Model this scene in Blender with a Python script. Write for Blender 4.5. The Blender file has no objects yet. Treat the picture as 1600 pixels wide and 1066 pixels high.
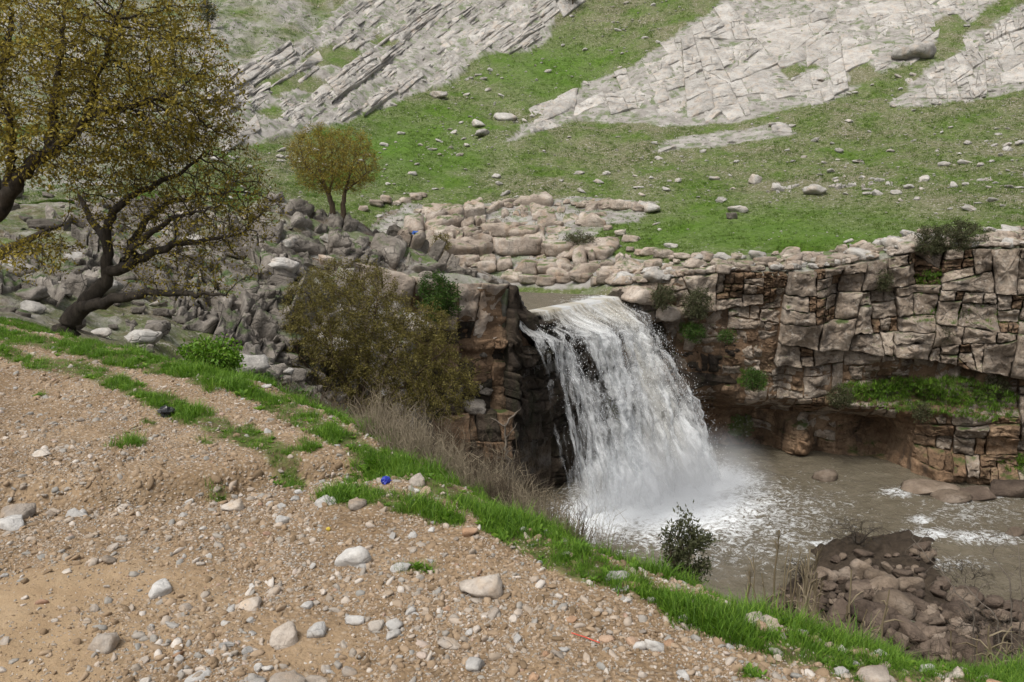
import bpy, math, random, time
import numpy as np
from mathutils import Vector, kdtree

T0 = time.time()
scene = bpy.context.scene
col = scene.collection
random.seed(7)
RNG = np.random.default_rng(11)

# ------------------------------------------------------------------ camera, sky, sun, exposure
CZ = 1.6
PITCH = math.radians(10.0)
FPX = 1256.0
cam_d = bpy.data.cameras.new('camera')
cam_d.lens = 36.0 * FPX / 1600.0
cam_d.sensor_width = 36.0
cam_d.clip_start = 0.05
cam_d.clip_end = 2000.0
cam = bpy.data.objects.new('camera', cam_d)
cam.location = (0, 0, CZ)
cam.rotation_euler = (math.radians(90) - PITCH, 0, 0)
col.objects.link(cam)
scene.camera = cam

SUN_EL = math.radians(58)
SUN_AZ = math.radians(215)        # compass direction the light comes from (0 = +Y, clockwise)
world = bpy.data.worlds.new('World')
scene.world = world
world.use_nodes = True
wn = world.node_tree
for n in list(wn.nodes):
    wn.nodes.remove(n)
sky = wn.nodes.new('ShaderNodeTexSky')
sky.sky_type = 'NISHITA'
sky.sun_disc = False
sky.sun_elevation = SUN_EL
sky.sun_rotation = SUN_AZ
sky.air_density = 1.0
sky.dust_density = 4.0
hs = wn.nodes.new('ShaderNodeHueSaturation')      # cloud cover: the same sky with most of its blue gone
hs.inputs['Saturation'].default_value = 0.22
bg = wn.nodes.new('ShaderNodeBackground')
bg.inputs['Strength'].default_value = 0.10
wo = wn.nodes.new('ShaderNodeOutputWorld')
wn.links.new(sky.outputs[0], hs.inputs['Color'])
wn.links.new(hs.outputs[0], bg.inputs['Color'])
wn.links.new(bg.outputs[0], wo.inputs['Surface'])

sun_d = bpy.data.lights.new('sun', 'SUN')
sun_d.energy = 1.5
sun_d.angle = math.radians(14)
sun_d.color = (1.0, 0.95, 0.88)
sun = bpy.data.objects.new('sun', sun_d)
sd = Vector((math.sin(SUN_AZ) * math.cos(SUN_EL), math.cos(SUN_AZ) * math.cos(SUN_EL), math.sin(SUN_EL)))
sun.rotation_euler = (-sd).to_track_quat('-Z', 'Y').to_euler()
sun.location = (0, 0, 60)
col.objects.link(sun)

vs = scene.view_settings
vs.view_transform = 'Standard'
vs.look = 'None'
vs.gamma = 1.0
vs.use_curve_mapping = False
vs.exposure = 0.78
scene.cycles.max_bounces = 6
scene.cycles.transparent_max_bounces = 12
scene.cycles.volume_bounces = 1

# ------------------------------------------------------------------ noise and projection
_perm = np.random.default_rng(3).permutation(512).astype(np.int64)
_g = np.random.default_rng(4).normal(size=(512, 3))
_g /= np.linalg.norm(_g, axis=1)[:, None]


def perlin(p):
    p = np.asarray(p, float)
    i = np.floor(p).astype(np.int64)
    f = p - i
    w = f * f * f * (f * (f * 6 - 15) + 10)
    out = np.zeros(len(p))
    for dx in (0, 1):
        wx = w[:, 0] if dx else 1 - w[:, 0]
        hx = _perm[(i[:, 0] + dx) & 511]
        for dy in (0, 1):
            wy = w[:, 1] if dy else 1 - w[:, 1]
            hy = _perm[(hx + i[:, 1] + dy) & 511]
            for dz in (0, 1):
                wz = w[:, 2] if dz else 1 - w[:, 2]
                g = _g[_perm[(hy + i[:, 2] + dz) & 511]]
                d = (f[:, 0] - dx) * g[:, 0] + (f[:, 1] - dy) * g[:, 1] + (f[:, 2] - dz) * g[:, 2]
                out += wx * wy * wz * d
    return out * 1.5


def fbm(p, octv=4, gain=0.5, lac=2.03):
    p = np.asarray(p, float)
    o = np.zeros(len(p))
    a = 1.0
    for k in range(octv):
        o += a * perlin(p + 17.3 * k)
        p = p * lac
        a *= gain
    return o


def P2(x, y, s, z=0.0):
    x = np.asarray(x, float)
    return np.stack([x / s, np.asarray(y, float) / s, np.full(x.shape, z)], 1)


def sstep(a, b, x):
    t = np.clip((np.asarray(x, float) - a) / (b - a), 0, 1)
    return t * t * (3 - 2 * t)


CP, SP = math.cos(PITCH), math.sin(PITCH)


def ray(px, py):
    u = (np.asarray(px, float) - 800) / FPX
    v = (533 - np.asarray(py, float)) / FPX
    d = CP + v * SP
    return u / d, (-SP + v * CP) / d


def at(px, py, y):
    a, m = ray(px, py)
    return np.array([float(a) * y, y, CZ + float(m) * y])


def on_plane(px, py, z):
    a, m = ray(px, py)
    y = (z - CZ) / m
    return np.stack([a * y, y], -1)


def project(x, y, z):
    zr = z - CZ
    dep = np.maximum(y * CP - zr * SP, 0.05)
    return 800 + FPX * x / dep, 533 - FPX * (y * SP + zr * CP) / dep


def in_poly(px, py, poly):
    px = np.asarray(px, float); py = np.asarray(py, float)
    c = np.zeros(px.shape, bool)
    n = len(poly)
    for k in range(n):
        x0, y0 = poly[k]; x1, y1 = poly[(k + 1) % n]
        if y0 == y1:
            continue
        t = ((y0 > py) != (y1 > py)) & (px < (x1 - x0) * (py - y0) / (y1 - y0) + x0)
        c ^= t
    return c


def line_dist(px, py, pts):
    """distance to a polyline, its sign (left of travel is positive) and the position along it"""
    px = np.asarray(px, float); py = np.asarray(py, float)
    best = np.full(px.shape, 1e9); sg = np.ones(px.shape); tt = np.zeros(px.shape)
    for k in range(len(pts) - 1):
        ax, ay = pts[k]; bx, by = pts[k + 1]
        dx, dy = bx - ax, by - ay
        L2 = dx * dx + dy * dy
        t = np.clip(((px - ax) * dx + (py - ay) * dy) / L2, 0, 1)
        d = np.hypot(px - ax - t * dx, py - ay - t * dy)
        m = d < best
        cr = dx * (py - ay) - dy * (px - ax)
        best = np.where(m, d, best); sg = np.where(m, np.where(cr >= 0, 1, -1), sg); tt = np.where(m, k + t, tt)
    return best, sg, tt


# ------------------------------------------------------------------ mesh and object helpers
def tag(o, label=None, cat=None, group=None, kind=None):
    if label: o['label'] = label
    if cat: o['category'] = cat
    if group: o['group'] = group
    if kind: o['kind'] = kind
    return o


def mesh_np(name, v, faces, smooth=True, mat=None):
    """faces: an (n,k) array or a list of such arrays"""
    me = bpy.data.meshes.new(name)
    v = np.asarray(v, np.float32)
    if isinstance(faces, np.ndarray):
        faces = [faces]
    faces = [np.asarray(f, np.int32) for f in faces if len(f)]
    tot = sum(f.size for f in faces)
    nf = sum(len(f) for f in faces)
    me.vertices.add(len(v))
    me.vertices.foreach_set('co', v.ravel())
    me.loops.add(tot)
    me.loops.foreach_set('vertex_index', np.concatenate([f.ravel() for f in faces]))
    me.polygons.add(nf)
    sizes = np.concatenate([np.full(len(f), f.shape[1], np.int32) for f in faces])
    st = np.concatenate([[0], np.cumsum(sizes)[:-1]]).astype(np.int32)
    me.polygons.foreach_set('loop_start', st)
    me.polygons.foreach_set('loop_total', sizes)
    me.polygons.foreach_set('use_smooth', np.full(nf, smooth, bool))
    if mat:
        me.materials.append(mat)
    me.update(calc_edges=True)
    return me


def link(name, me, parent=None, loc=None, rot=None, scl=None):
    o = bpy.data.objects.new(name, me)
    col.objects.link(o)
    if parent is not None:
        o.parent = parent
    if loc is not None:
        o.location = [float(q) for q in loc]
    if rot is not None:
        o.rotation_euler = [float(q) for q in rot]
    if scl is not None:
        o.scale = [float(q) for q in scl] if hasattr(scl, '__len__') else (scl, scl, scl)
    return o


def empty(name, loc=(0, 0, 0)):
    return link(name, None, None, loc)


def attr(me, name, data):
    a = me.attributes.new(name, 'FLOAT', 'POINT')
    a.data.foreach_set('value', np.asarray(data, np.float32))


def grid_faces(nu, nv):
    i = np.arange(nu - 1)[:, None] * nv + np.arange(nv - 1)[None, :]
    i = i.ravel()
    return np.stack([i, i + nv, i + nv + 1, i + 1], 1)


# ------------------------------------------------------------------ materials
class NT:
    """small wrapper for building node trees"""
    def __init__(self, name):
        self.m = bpy.data.materials.new(name)
        self.m.use_nodes = True
        self.t = self.m.node_tree
        self.t.nodes.clear()
        self.out = self.t.nodes.new('ShaderNodeOutputMaterial')
        self._pos = None

    def n(self, kind, **kw):
        nd = self.t.nodes.new('ShaderNode' + kind)
        for k, v in kw.items():
            setattr(nd, k, v)
        return nd

    def l(self, a, b):
        self.t.links.new(a, b)

    def pos(self):
        if self._pos is None:
            self._pos = self.n('NewGeometry').outputs['Position']
        return self._pos

    def scaled(self, sx, sy, sz, src=None, rz=0.0, rx=0.0, ry=0.0):
        mp = self.n('Mapping')
        mp.inputs['Scale'].default_value = (sx, sy, sz)
        mp.inputs['Rotation'].default_value = (rx, ry, rz)
        self.l(src or self.pos(), mp.inputs['Vector'])
        return mp.outputs[0]

    def noise(self, scale, detail=5, rough=0.55, vec=None, dist=0.0):
        n = self.n('TexNoise')
        n.inputs['Scale'].default_value = scale
        n.inputs['Detail'].default_value = detail
        n.inputs['Roughness'].default_value = rough
        n.inputs['Distortion'].default_value = dist
        self.l(vec or self.pos(), n.inputs['Vector'])
        return n.outputs['Fac']

    def vor(self, scale, feature='F1', vec=None, rand=1.0, out='Distance'):
        n = self.n('TexVoronoi', feature=feature)
        n.inputs['Scale'].default_value = scale
        n.inputs['Randomness'].default_value = rand
        self.l(vec or self.pos(), n.inputs['Vector'])
        return n.outputs[out]

    def ramp(self, fac, stops):
        r = self.n('ValToRGB')
        els = r.color_ramp.elements
        while len(els) < len(stops):
            els.new(0.5)
        for e, (p, c) in zip(els, stops):
            e.position = p
            e.color = (c[0], c[1], c[2], 1) if hasattr(c, '__len__') else (c, c, c, 1)
        self.l(fac, r.inputs[0])
        return r.outputs[0]

    def mix(self, fac, a, b, mode='MIX'):
        m = self.n('Mix', data_type='RGBA', blend_type=mode)
        for s, v in ((m.inputs[0], fac), (m.inputs[6], a), (m.inputs[7], b)):
            if hasattr(v, 'is_linked') or hasattr(v, 'links'):
                self.l(v, s)
            elif hasattr(v, '__len__'):
                s.default_value = (v[0], v[1], v[2], 1)
            else:
                s.default_value = v
        return m.outputs[2]

    def math(self, op, a, b=0.0, c=0.0, clamp=False):
        m = self.n('Math', operation=op, use_clamp=clamp)
        for s, v in zip(m.inputs, (a, b, c)):
            if hasattr(v, 'links'):
                self.l(v, s)
            else:
                s.default_value = v
        return m.outputs[0]

    def attr(self, name):
        a = self.n('Attribute')
        a.attribute_name = name
        return a.outputs['Fac']

    def bump(self, h, strength=0.5, dist=0.1, nrm=None):
        b = self.n('Bump')
        b.inputs['Strength'].default_value = strength
        b.inputs['Distance'].default_value = dist
        self.l(h, b.inputs['Height'])
        if nrm:
            self.l(nrm, b.inputs['Normal'])
        return b.outputs[0]

    def principled(self, colr, rough=0.9, nrm=None, spec=0.3, **kw):
        b = self.n('BsdfPrincipled')
        for key, v in (('Base Color', colr), ('Roughness', rough), ('Specular IOR Level', spec)):
            if hasattr(v, 'links'):
                self.l(v, b.inputs[key])
            elif hasattr(v, '__len__'):
                b.inputs[key].default_value = (v[0], v[1], v[2], 1)
            else:
                b.inputs[key].default_value = v
        if nrm:
            self.l(nrm, b.inputs['Normal'])
        return b

    def finish(self, sh):
        self.l(sh.outputs[0] if hasattr(sh, 'outputs') else sh, self.out.inputs['Surface'])
        return self.m


def rock_mat(name, c_dark, c_mid, c_light, sc=1.0, bump=0.6, stain=None, stain_amt=0.5, moss=None, crack=0.4,
             strata=0.0, var=0.35, lichen=None, grime=0.35):
    """weathered limestone: blotches, fine grain, cracks, streaks and a tint of its own for every piece"""
    t = NT(name)
    big = t.noise(0.55 * sc, 6, 0.6)
    c = t.ramp(big, [(0.30, c_dark), (0.5, c_mid), (0.68, c_light)])
    fine = t.noise(9 * sc, 6, 0.7)
    c = t.mix(0.55, c, t.ramp(fine, [(0.3, 0.35), (0.5, 0.5), (0.72, 0.66)]), 'OVERLAY')
    if stain:
        sv = t.scaled(1.6 * sc, 1.6 * sc, 0.28 * sc)
        sn = t.noise(1.0, 5, 0.6, sv)
        c = t.mix(t.math('MULTIPLY', t.ramp(sn, [(0.5, 0), (0.66, 1)]), stain_amt), c, stain)
    oi = t.n('ObjectInfo')
    rv = t.math('MULTIPLY_ADD', oi.outputs['Random'], var, 1.0 - var * 0.5)
    c = t.mix(1.0, c, rv, 'MULTIPLY')
    cr = t.vor(1.5 * sc, 'DISTANCE_TO_EDGE', t.scaled(1, 1, 1.7, None, 0.3, 0.15))
    crm = t.ramp(cr, [(0.0, 1.0), (0.025, 0.0)])
    crn = t.math('MULTIPLY', crm, t.ramp(t.noise(0.8 * sc, 2), [(0.45, 0), (0.6, 1)]))
    c = t.mix(t.math('MULTIPLY', crn, crack), c, (c_dark[0] * 0.25, c_dark[1] * 0.25, c_dark[2] * 0.25))
    gn = t.noise(2.7 * sc, 6, 0.7)
    c = t.mix(t.math('MULTIPLY', t.ramp(gn, [(0.52, 0), (0.68, 1)]), grime), c, [q * 0.35 for q in c_dark])
    if lichen:
        c = t.mix(t.math('MULTIPLY', t.ramp(t.noise(4.2 * sc, 5, 0.65), [(0.56, 0), (0.63, 1)]), 0.6), c, lichen)
    if moss:
        nz = t.n('SeparateXYZ')
        t.l(t.n('NewGeometry').outputs['Normal'], nz.inputs[0])
        up = t.math('MULTIPLY', t.ramp(nz.outputs['Z'], [(0.55, 0), (0.85, 1)]), t.ramp(t.noise(1.3 * sc, 4), [(0.5, 0), (0.62, 1)]))
        c = t.mix(t.math('MULTIPLY', up, 0.85), c, moss)
    h = t.math('MULTIPLY_ADD', t.noise(3.2 * sc, 8, 0.66), 1.0, t.math('MULTIPLY', fine, 0.25))
    h = t.math('MULTIPLY_ADD', crn, -0.35, h)
    if strata:
        st = t.noise(1.0, 5, 0.6, t.scaled(0.5, 0.5, 5.0))
        h = t.math('MULTIPLY_ADD', st, strata, h)
    nrm = t.bump(h, bump, 0.22 / sc)
    return t.finish(t.principled(c, 0.92, nrm, 0.25))
# ------------------------------------------------------------------ the lie of the land
# plan of the falls' rim: y as a function of x (left cliff, lip of the falls, right cliff)
RIM = np.array([(-9, 35.2), (-6, 36.2), (-3.5, 37.2), (-0.5, 38.1), (0.2, 38.6), (6.4, 47.0), (7.4, 47.4), (9.5, 46.7),
                (13, 46.4), (17, 45.9), (20, 45.2), (24, 44.2), (28, 42.4), (36, 39), (60, 31)], float)
Z_RIVER, Z_POOL = -4.1, -14.0


def rim_y(x):
    return np.interp(x, RIM[:, 0], RIM[:, 1])


def z_of(y, q):
    """a knot is (y, image row) for ground that shows or (y, 'z', height)"""
    return CZ + float(ray(800, q)[1]) * y


FARK = [(170, -110), (240, -220), (320, -270)]
B_COLS = {
    -500: [(8, 'z', 0.5), (14, 'z', 0.9), (20, 'z', 1.8), (30, 320), (45, 270), (65, 190), (90, 90), (120, -10)] + FARK,
    0: [(9, 'z', 0.0), (12, 'z', -0.2), (15, 492), (20, 455), (28, 402), (38, 345), (50, 292), (65, 225), (85, 135), (110, 35), (135, -45)] + FARK,
    200: [(9, 'z', -0.5), (12, 'z', -0.9), (15, 'z', -1.6), (20, 508), (28, 432), (36, 372), (44, 325), (56, 272), (72, 200), (92, 110), (118, 5)] + FARK,
    330: [(9, 'z', -0.8), (12, 'z', -1.4), (16, 'z', -2.4), (21, 545), (28, 455), (35, 380), (42, 318), (46, 312), (52, 'z', 1.0), (60, 300), (74, 230), (94, 135), (122, 20)] + FARK,
    430: [(9, 'z', -1.0), (12, 'z', -1.7), (18, 'z', -3.3), (22, 578), (28, 482), (34, 385), (38.5, 314), (41, 318), (45, 'z', -1.2), (48, 'z', -4.9), (55, 'z', -4.9), (64, 308), (75, 250), (95, 155), (125, 25)] + FARK,
    525: [(9, 'z', -1.2), (12, 'z', -2.3), (20, 'z', -5), (26, 605), (32, 485), (37, 380), (39.5, 343), (42, 345), (45, 'z', -1.7), (48, 'z', -4.9), (56, 'z', -4.9), (62, 335), (66, 318), (76, 270), (100, 155), (126, 45)] + FARK,
    620: [(9, 'z', -1.6), (12, 'z', -3), (20, 'z', -6.5), (27, 'z', -8), (32, 595), (36, 475), (39, 388), (40.5, 374), (43, 380), (45, 'z', -3.5), (47, 'z', -4.9), (56, 'z', -4.9), (61, 364), (66, 332), (70, 312), (80, 265), (100, 175), (126, 75)] + FARK,
    700: [(30, 'z', -2.0), (37.6, 430), (39.5, 412), (41.5, 416), (43.5, 'z', -4.9), (54, 'z', -4.9), (57, 400), (62, 368), (70, 320), (80, 270), (100, 182), (126, 80)] + FARK,
    785: [(30, 'z', -2.3), (38.6, 444), (39.8, 440), (41, 'z', -4.9), (52, 'z', -4.9), (53.4, 448), (58, 402), (65, 348), (71, 314), (82, 258), (100, 178), (126, 80)] + FARK,
    900: [(38, 'z', -4.9), (49.6, 'z', -4.9), (51, 449), (56, 407), (64, 348), (70, 318), (80, 270), (100, 185), (126, 85)] + FARK,
    960: [(38, 'z', -4.9), (47.6, 'z', -4.9), (48.4, 446), (54, 408), (63, 350), (70, 314), (80, 268), (100, 178), (126, 75)] + FARK,
    1000: [(38, 'z', -3.0), (47.5, 442), (52, 412), (60, 362), (70, 308), (80, 262), (98, 178), (124, 65)] + FARK,
    1100: [(38, 'z', -2.6), (47.2, 424), (50, 404), (56, 374), (64, 335), (74, 290), (90, 210), (110, 110), (135, 0)] + FARK,
    1300: [(38, 'z', -2.2), (46.5, 412), (49, 394), (56, 358), (66, 305), (80, 240), (98, 150), (120, 50), (138, -20)] + FARK,
    1450: [(36, 'z', -1.4), (45, 392), (47.5, 372), (55, 343), (65, 292), (80, 220), (98, 135), (120, 40), (140, -30)] + FARK,
    1600: [(34, 'z', -1.0), (43, 384), (46, 364), (54, 330), (64, 280), (80, 200), (98, 120), (120, 30), (140, -40)] + FARK,
    2200: [(30, 'z', -0.6), (40, 374), (46, 350), (54, 310), (64, 262), (80, 185), (98, 105), (120, 20), (140, -50)] + FARK,
}
F_COLS = {
    700: [(9, 'z', -2.6), (12, 'z', -4), (20, 'z', -8), (27, 'z', -10.5), (33, 'z', -12), (38, 'z', -12.5)],
    785: [(9, 'z', -3), (12, 'z', -4.6), (20, 'z', -9.5), (28, 'z', -13), (34, 'z', -14.5), (40, 'z', -15)],
    900: [(9, 'z', -3.6), (12, 'z', -6), (20, 'z', -11), (27, 'z', -14.4), (31, 'z', -15), (60, 'z', -15)],
    1100: [(9, 'z', -4.4), (12, 'z', -6.6), (20, 'z', -12.2), (26, 'z', -14.6), (34, 'z', -15), (60, 'z', -15)],
    1230: [(9, 'z', -4.8), (12, 'z', -7.0), (20, 'z', -12.2), (25, 'z', -13.6), (30, 'z', -14.0), (33, 'z', -14.7), (36, 'z', -15.2), (60, 'z', -15.2)],
    1350: [(9, 'z', -4.9), (12, 'z', -7.2), (20, 'z', -12.2), (25, 'z', -13.5), (31, 'z', -13.4), (34.5, 'z', -13.6), (36.5, 'z', -15), (60, 'z', -15.2)],
    1470: [(9, 'z', -5.0), (12, 'z', -7.3), (20, 'z', -12.2), (24, 'z', -13.4), (30, 'z', -13.3), (35, 'z', -13.5), (37.5, 'z', -15), (60, 'z', -15.2)],
    1570: [(9, 'z', -5.2), (12, 'z', -7.5), (20, 'z', -12.4), (24, 'z', -13.6), (29, 'z', -13.8), (32, 'z', -15), (60, 'z', -15.2)],
    2200: [(9, 'z', -6), (12, 'z', -8), (20, 'z', -12.4), (24, 'z', -13.6), (26, 'z', -14.6), (60, 'z', -15.2)],
}
for k in (-500, 0, 200, 330, 430, 525, 620):
    F_COLS[k] = B_COLS[k]
TA = np.linspace(-1.4, 1.4, 561)
TY = np.arange(0, 330, 0.25)


def build_table(cols):
    ks = sorted(cols)
    rows = []
    for k in ks:
        kn = cols[k]
        ys = [q[0] for q in kn]
        zs = [q[2] if len(q) == 3 else z_of(q[0], q[1]) for q in kn]
        r = np.interp(TY, ys, zs)
        for _ in range(2):
            r[1:-1] = 0.25 * r[:-2] + 0.5 * r[1:-1] + 0.25 * r[2:]
        rows.append(r)
    rows = np.array(rows)
    ak = (np.array(ks) - 800) / FPX / 1.015
    out = np.empty((len(TA), len(TY)))
    idx = np.clip(np.searchsorted(ak, TA) - 1, 0, len(ak) - 2)
    w = np.clip((TA - ak[idx]) / (ak[idx + 1] - ak[idx]), 0, 1)[:, None]
    w = w * w * (3 - 2 * w) * 0.5 + w * 0.5
    return rows[idx] * (1 - w) + rows[idx + 1] * w


TB, TF = build_table(B_COLS), build_table(F_COLS)


def tsample(T, a, y):
    fa = np.clip((a - TA[0]) / (TA[1] - TA[0]), 0, len(TA) - 1.001)
    fy = np.clip(np.asarray(y, float) / 0.25, 0, len(TY) - 1.001)
    i = fa.astype(int); j = fy.astype(int)
    u = fa - i; v = fy - j
    return (T[i, j] * (1 - u) * (1 - v) + T[i + 1, j] * u * (1 - v) + T[i, j + 1] * (1 - u) * v + T[i + 1, j + 1] * u * v)


EDGE_PX = [(0, 502), (60, 515), (150, 538), (230, 556), (300, 572), (380, 592), (450, 620), (530, 664), (600, 704), (680, 744),
           (750, 780), (820, 812), (900, 848), (960, 872), (1020, 897), (1100, 928), (1200, 963), (1300, 992), (1400, 1016), (1500, 1040), (1600, 1066)]
EDGE_PX = [(a, b + float(np.interp(a, [600, 1000, 1300, 1600], [4, 13, 14, 0]))) for a, b in EDGE_PX]
EDGE = [tuple(on_plane(a, b, 0.0)) for a, b in EDGE_PX]
d0 = np.array(EDGE[0]) - np.array(EDGE[3])
EDGE = [tuple(np.array(EDGE[0]) + d0 * 6)] + EDGE + [(3.6, 1.2), (7.0, -2.0), (14.0, -9.0)]
STEP_PX = [(-200, 790), (0, 772), (120, 768), (240, 752), (330, 742), (420, 728), (520, 716), (600, 730), (680, 742)]
STEP = [tuple(on_plane(a, b, 0.0)) for a, b in STEP_PX]


def near_z(x, y):
    """the gravel shoulder the camera stands on, and its fall beyond the grassy edge"""
    d, s, _ = line_dist(x, y, EDGE)
    e = d * s                                     # positive beyond the edge
    e = e + 0.12 * fbm(P2(x, y, 0.9, 3.0), 3)
    k = 0.30 + 0.55 * sstep(-5.5, -0.5, x)
    drop = k * 0.10 * np.logaddexp(0, (e - 0.12) / 0.10)
    drop = drop * (1 + 0.15 * np.clip(e, 0, 3))
    z = -drop
    z = z + 0.05 * fbm(P2(x, y, 1.6), 4) + 0.016 * fbm(P2(x, y, 0.22, 7.0), 4)
    ds, ss, tt = line_dist(x, y, STEP)
    dd = ds * ss + 0.10 * fbm(P2(x, y, 0.5, 5.0), 3)
    fade = sstep(8.0, 6.2, tt)
    z = z + fade * (0.085 * sstep(-0.02, 0.16, dd) - 0.085 - 0.06 * np.exp(-((dd + 0.06) / 0.12) ** 2)) + 0.085
    return z - 0.085, e


SLAB_LEFT = [(300, 205), (330, 120), (400, 90), (480, 55), (540, 10), (560, -60), (960, -60), (905, 0), (872, 28), (850, 72), (790, 84), (740, 92), (720, 112),
             (690, 134), (640, 150), (590, 172), (540, 190), (490, 205), (430, 222), (392, 228), (340, 225)]
SLAB_MAIN = [(782, 226), (835, 188), (880, 150), (940, 122), (992, 106), (1050, 60), (1092, 30), (1150, -10), (1200, -60), (1640, -60), (1575, -8), (1510, 40), (1462, 88),
             (1420, 98), (1385, 108), (1345, 138), (1290, 160), (1220, 176), (1150, 192), (1060, 199), (1010, 193), (960, 191), (900, 190), (850, 207)]
SLAB_RIGHT = [(1392, 166), (1420, 130), (1470, 92), (1520, 52), (1600, 8), (1700, -50), (1950, -50), (1950, 120), (1700, 128), (1600, 140), (1560, 152), (1500, 160), (1440, 168)]
SLAB_LOW = [(1012, 238), (1060, 216), (1130, 206), (1225, 194), (1238, 207), (1150, 226), (1070, 236)]
TERRACE = [(560, 372), (600, 345), (640, 318), (700, 322), (800, 316), (900, 306), (960, 312), (1030, 318), (1000, 345), (950, 350), (925, 372), (960, 402),
           (1010, 405), (1000, 440), (960, 448), (880, 452), (790, 450), (700, 440), (640, 400)]
PATCHES = [(450, 132, 55, 18), (520, 92, 45, 16), (470, 40, 40, 18), (425, 180, 26, 14), (600, 66, 30, 12), (1240, 112, 30, 14), (1480, 60, 26, 40), (1345, 118, 26, 16)]


def hill_detail(x, y, z):
    """relief of the hillside, and where it is bare rock (returns z, rock mask)"""
    px, py = project(x, y, z)
    wx = 26 * fbm(P2(x, y, 5.0, 1.0), 3); wy = 10 * fbm(P2(x, y, 5.0, 9.0), 3)
    rock = np.zeros(x.shape)
    for poly in (SLAB_LEFT, SLAB_MAIN, SLAB_RIGHT, SLAB_LOW, TERRACE):
        rock = np.maximum(rock, in_poly(px + wx * 0.5, py + wy * 0.5, poly) * 1.0)
    for (cx, cy, rx, ry) in PATCHES:
        q = ((px + wx - cx) / rx) ** 2 + ((py + wy - cy) / ry) ** 2
        rock = np.where(q < 1, 0, rock)
    # thin soil over bedrock on the upper left, behind the trees
    thin = in_poly(px, py, [(-400, 300), (-400, -300), (520, -300), (520, 20), (430, 110), (330, 230), (250, 300)])
    rock = np.maximum(rock, thin * np.clip(0.72 + 1.3 * fbm(P2(x, y, 9.0, 12.0), 4), 0, 1))
    return rock


def H(x, y, detail=True):
    x = np.asarray(x, float); y = np.asarray(y, float)
    yy = np.maximum(y, 0.5)
    a = np.clip(x / yy, -1.39, 1.39)
    behind = y > rim_y(x) + 0.9 + 4.0 * sstep(7.2, 8.5, x)
    zt = np.where(behind, tsample(TB, a, yy), tsample(TF, a, yy))
    w = sstep(8.5, 13.5, y)
    zn, e = near_z(x, y)
    zn = np.maximum(zn, -7.0)
    if detail:
        amp = sstep(12, 18, y)
        # rough rocky banks of the gully, smoother far slopes
        rough = sstep(46, 38, y) * (0.35 + 0.65 * sstep(3, -3, x))
        zt = zt + amp * (0.16 + 0.25 * rough + 0.003 * y) * fbm(P2(x, y, 3.2), 5, 0.55)
        zt = zt + (zt < -12.5) * (0.02 + 0.26 * fbm(P2(x, y, 0.8, 21.0), 4)) * sstep(0.32, 0.42, a) * (zt > -14.9) * sstep(16, 22, y) * (y < 40)
        zt = zt + sstep(60, 90, y) * 0.9 * fbm(P2(x, y, 14.0, 2.0), 3)
        zt = zt + sstep(50, 70, y) * 0.09 * fbm(P2(x, y, 0.9, 6.0), 2)
    return zn * (1 - w) + zt * w


# ------------------------------------------------------------------ far terrain grid (hillside, gully, gorge)
NC = 540
ga = np.linspace((-330 - 800) / FPX, (1930 - 800) / FPX, NC)
gy = [13.6]
while gy[-1] < 310:
    y = gy[-1]
    gy.append(y + (0.17 if y < 60 else 0.3 if y < 100 else 0.6 if y < 150 else 3.0))
gy = np.array(gy)
GX = ga[:, None] * gy[None, :]
GY = np.broadcast_to(gy[None, :], GX.shape)
GZ = H(GX.ravel(), GY.ravel()).reshape(GX.shape)
ROCKM = hill_detail(GX.ravel(), GY.ravel(), GZ.ravel()).reshape(GX.shape)
ROCKM = np.where(GY < 47, 0, ROCKM)
# bedded strata in the bare rock: saw-tooth ribs across the left slabs, gentler on the right
_px, _py = project(GX.ravel(), GY.ravel(), GZ.ravel())
_px = _px.reshape(GX.shape); _py = _py.reshape(GX.shape)
rib = _py * 0.80 + _px * 0.60 + 10 * fbm(P2(GX.ravel(), GY.ravel(), 9.0, 4.0), 3).reshape(GX.shape)
saw = np.abs((rib / 30.0) % 1.0 - 0.25)
left_m = ROCKM * sstep(960, 880, _px) * (_py < 240)
GZ = GZ + left_m * (0.9 * (0.5 - saw)) + ROCKM * 0.05
# height samples for later placing
GNX = None


def hit(px, py, y_min=14.0, y_max=300):
    """first point of the far terrain seen through image points"""
    px = np.atleast_1d(np.asarray(px, float)); py = np.atleast_1d(np.asarray(py, float))
    a, m = ray(px, py)
    f = np.clip((a - ga[0]) / (ga[1] - ga[0]), 0, NC - 1.001)
    i = f.astype(int); u = f - i
    res = np.zeros((len(px), 3))
    j0 = int(np.searchsorted(gy, y_min))
    for s in range(0, len(px), 4000):
        sl = slice(s, s + 4000)
        zc = GZ[i[sl]][:, j0:] * (1 - u[sl])[:, None] + GZ[i[sl] + 1][:, j0:] * u[sl][:, None]
        rz = CZ + m[sl][:, None] * gy[None, j0:]
        above = zc >= rz
        j = np.argmax(above, 1)
        none = ~above.any(1)
        j = np.clip(np.where(none, len(gy) - j0 - 1, j), 1, None)
        k = np.arange(len(j))
        d1 = rz[k, j - 1] - zc[k, j - 1]; d2 = rz[k, j] - zc[k, j]
        t = np.clip(d1 / np.where(np.abs(d1 - d2) < 1e-6, 1e-6, d1 - d2), 0, 1)
        yv = gy[j0 + j - 1] * (1 - t) + gy[j0 + j] * t
        res[sl, 0] = a[sl] * yv; res[sl, 1] = yv; res[sl, 2] = zc[k, j - 1] * (1 - t) + zc[k, j] * t
    return res


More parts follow.
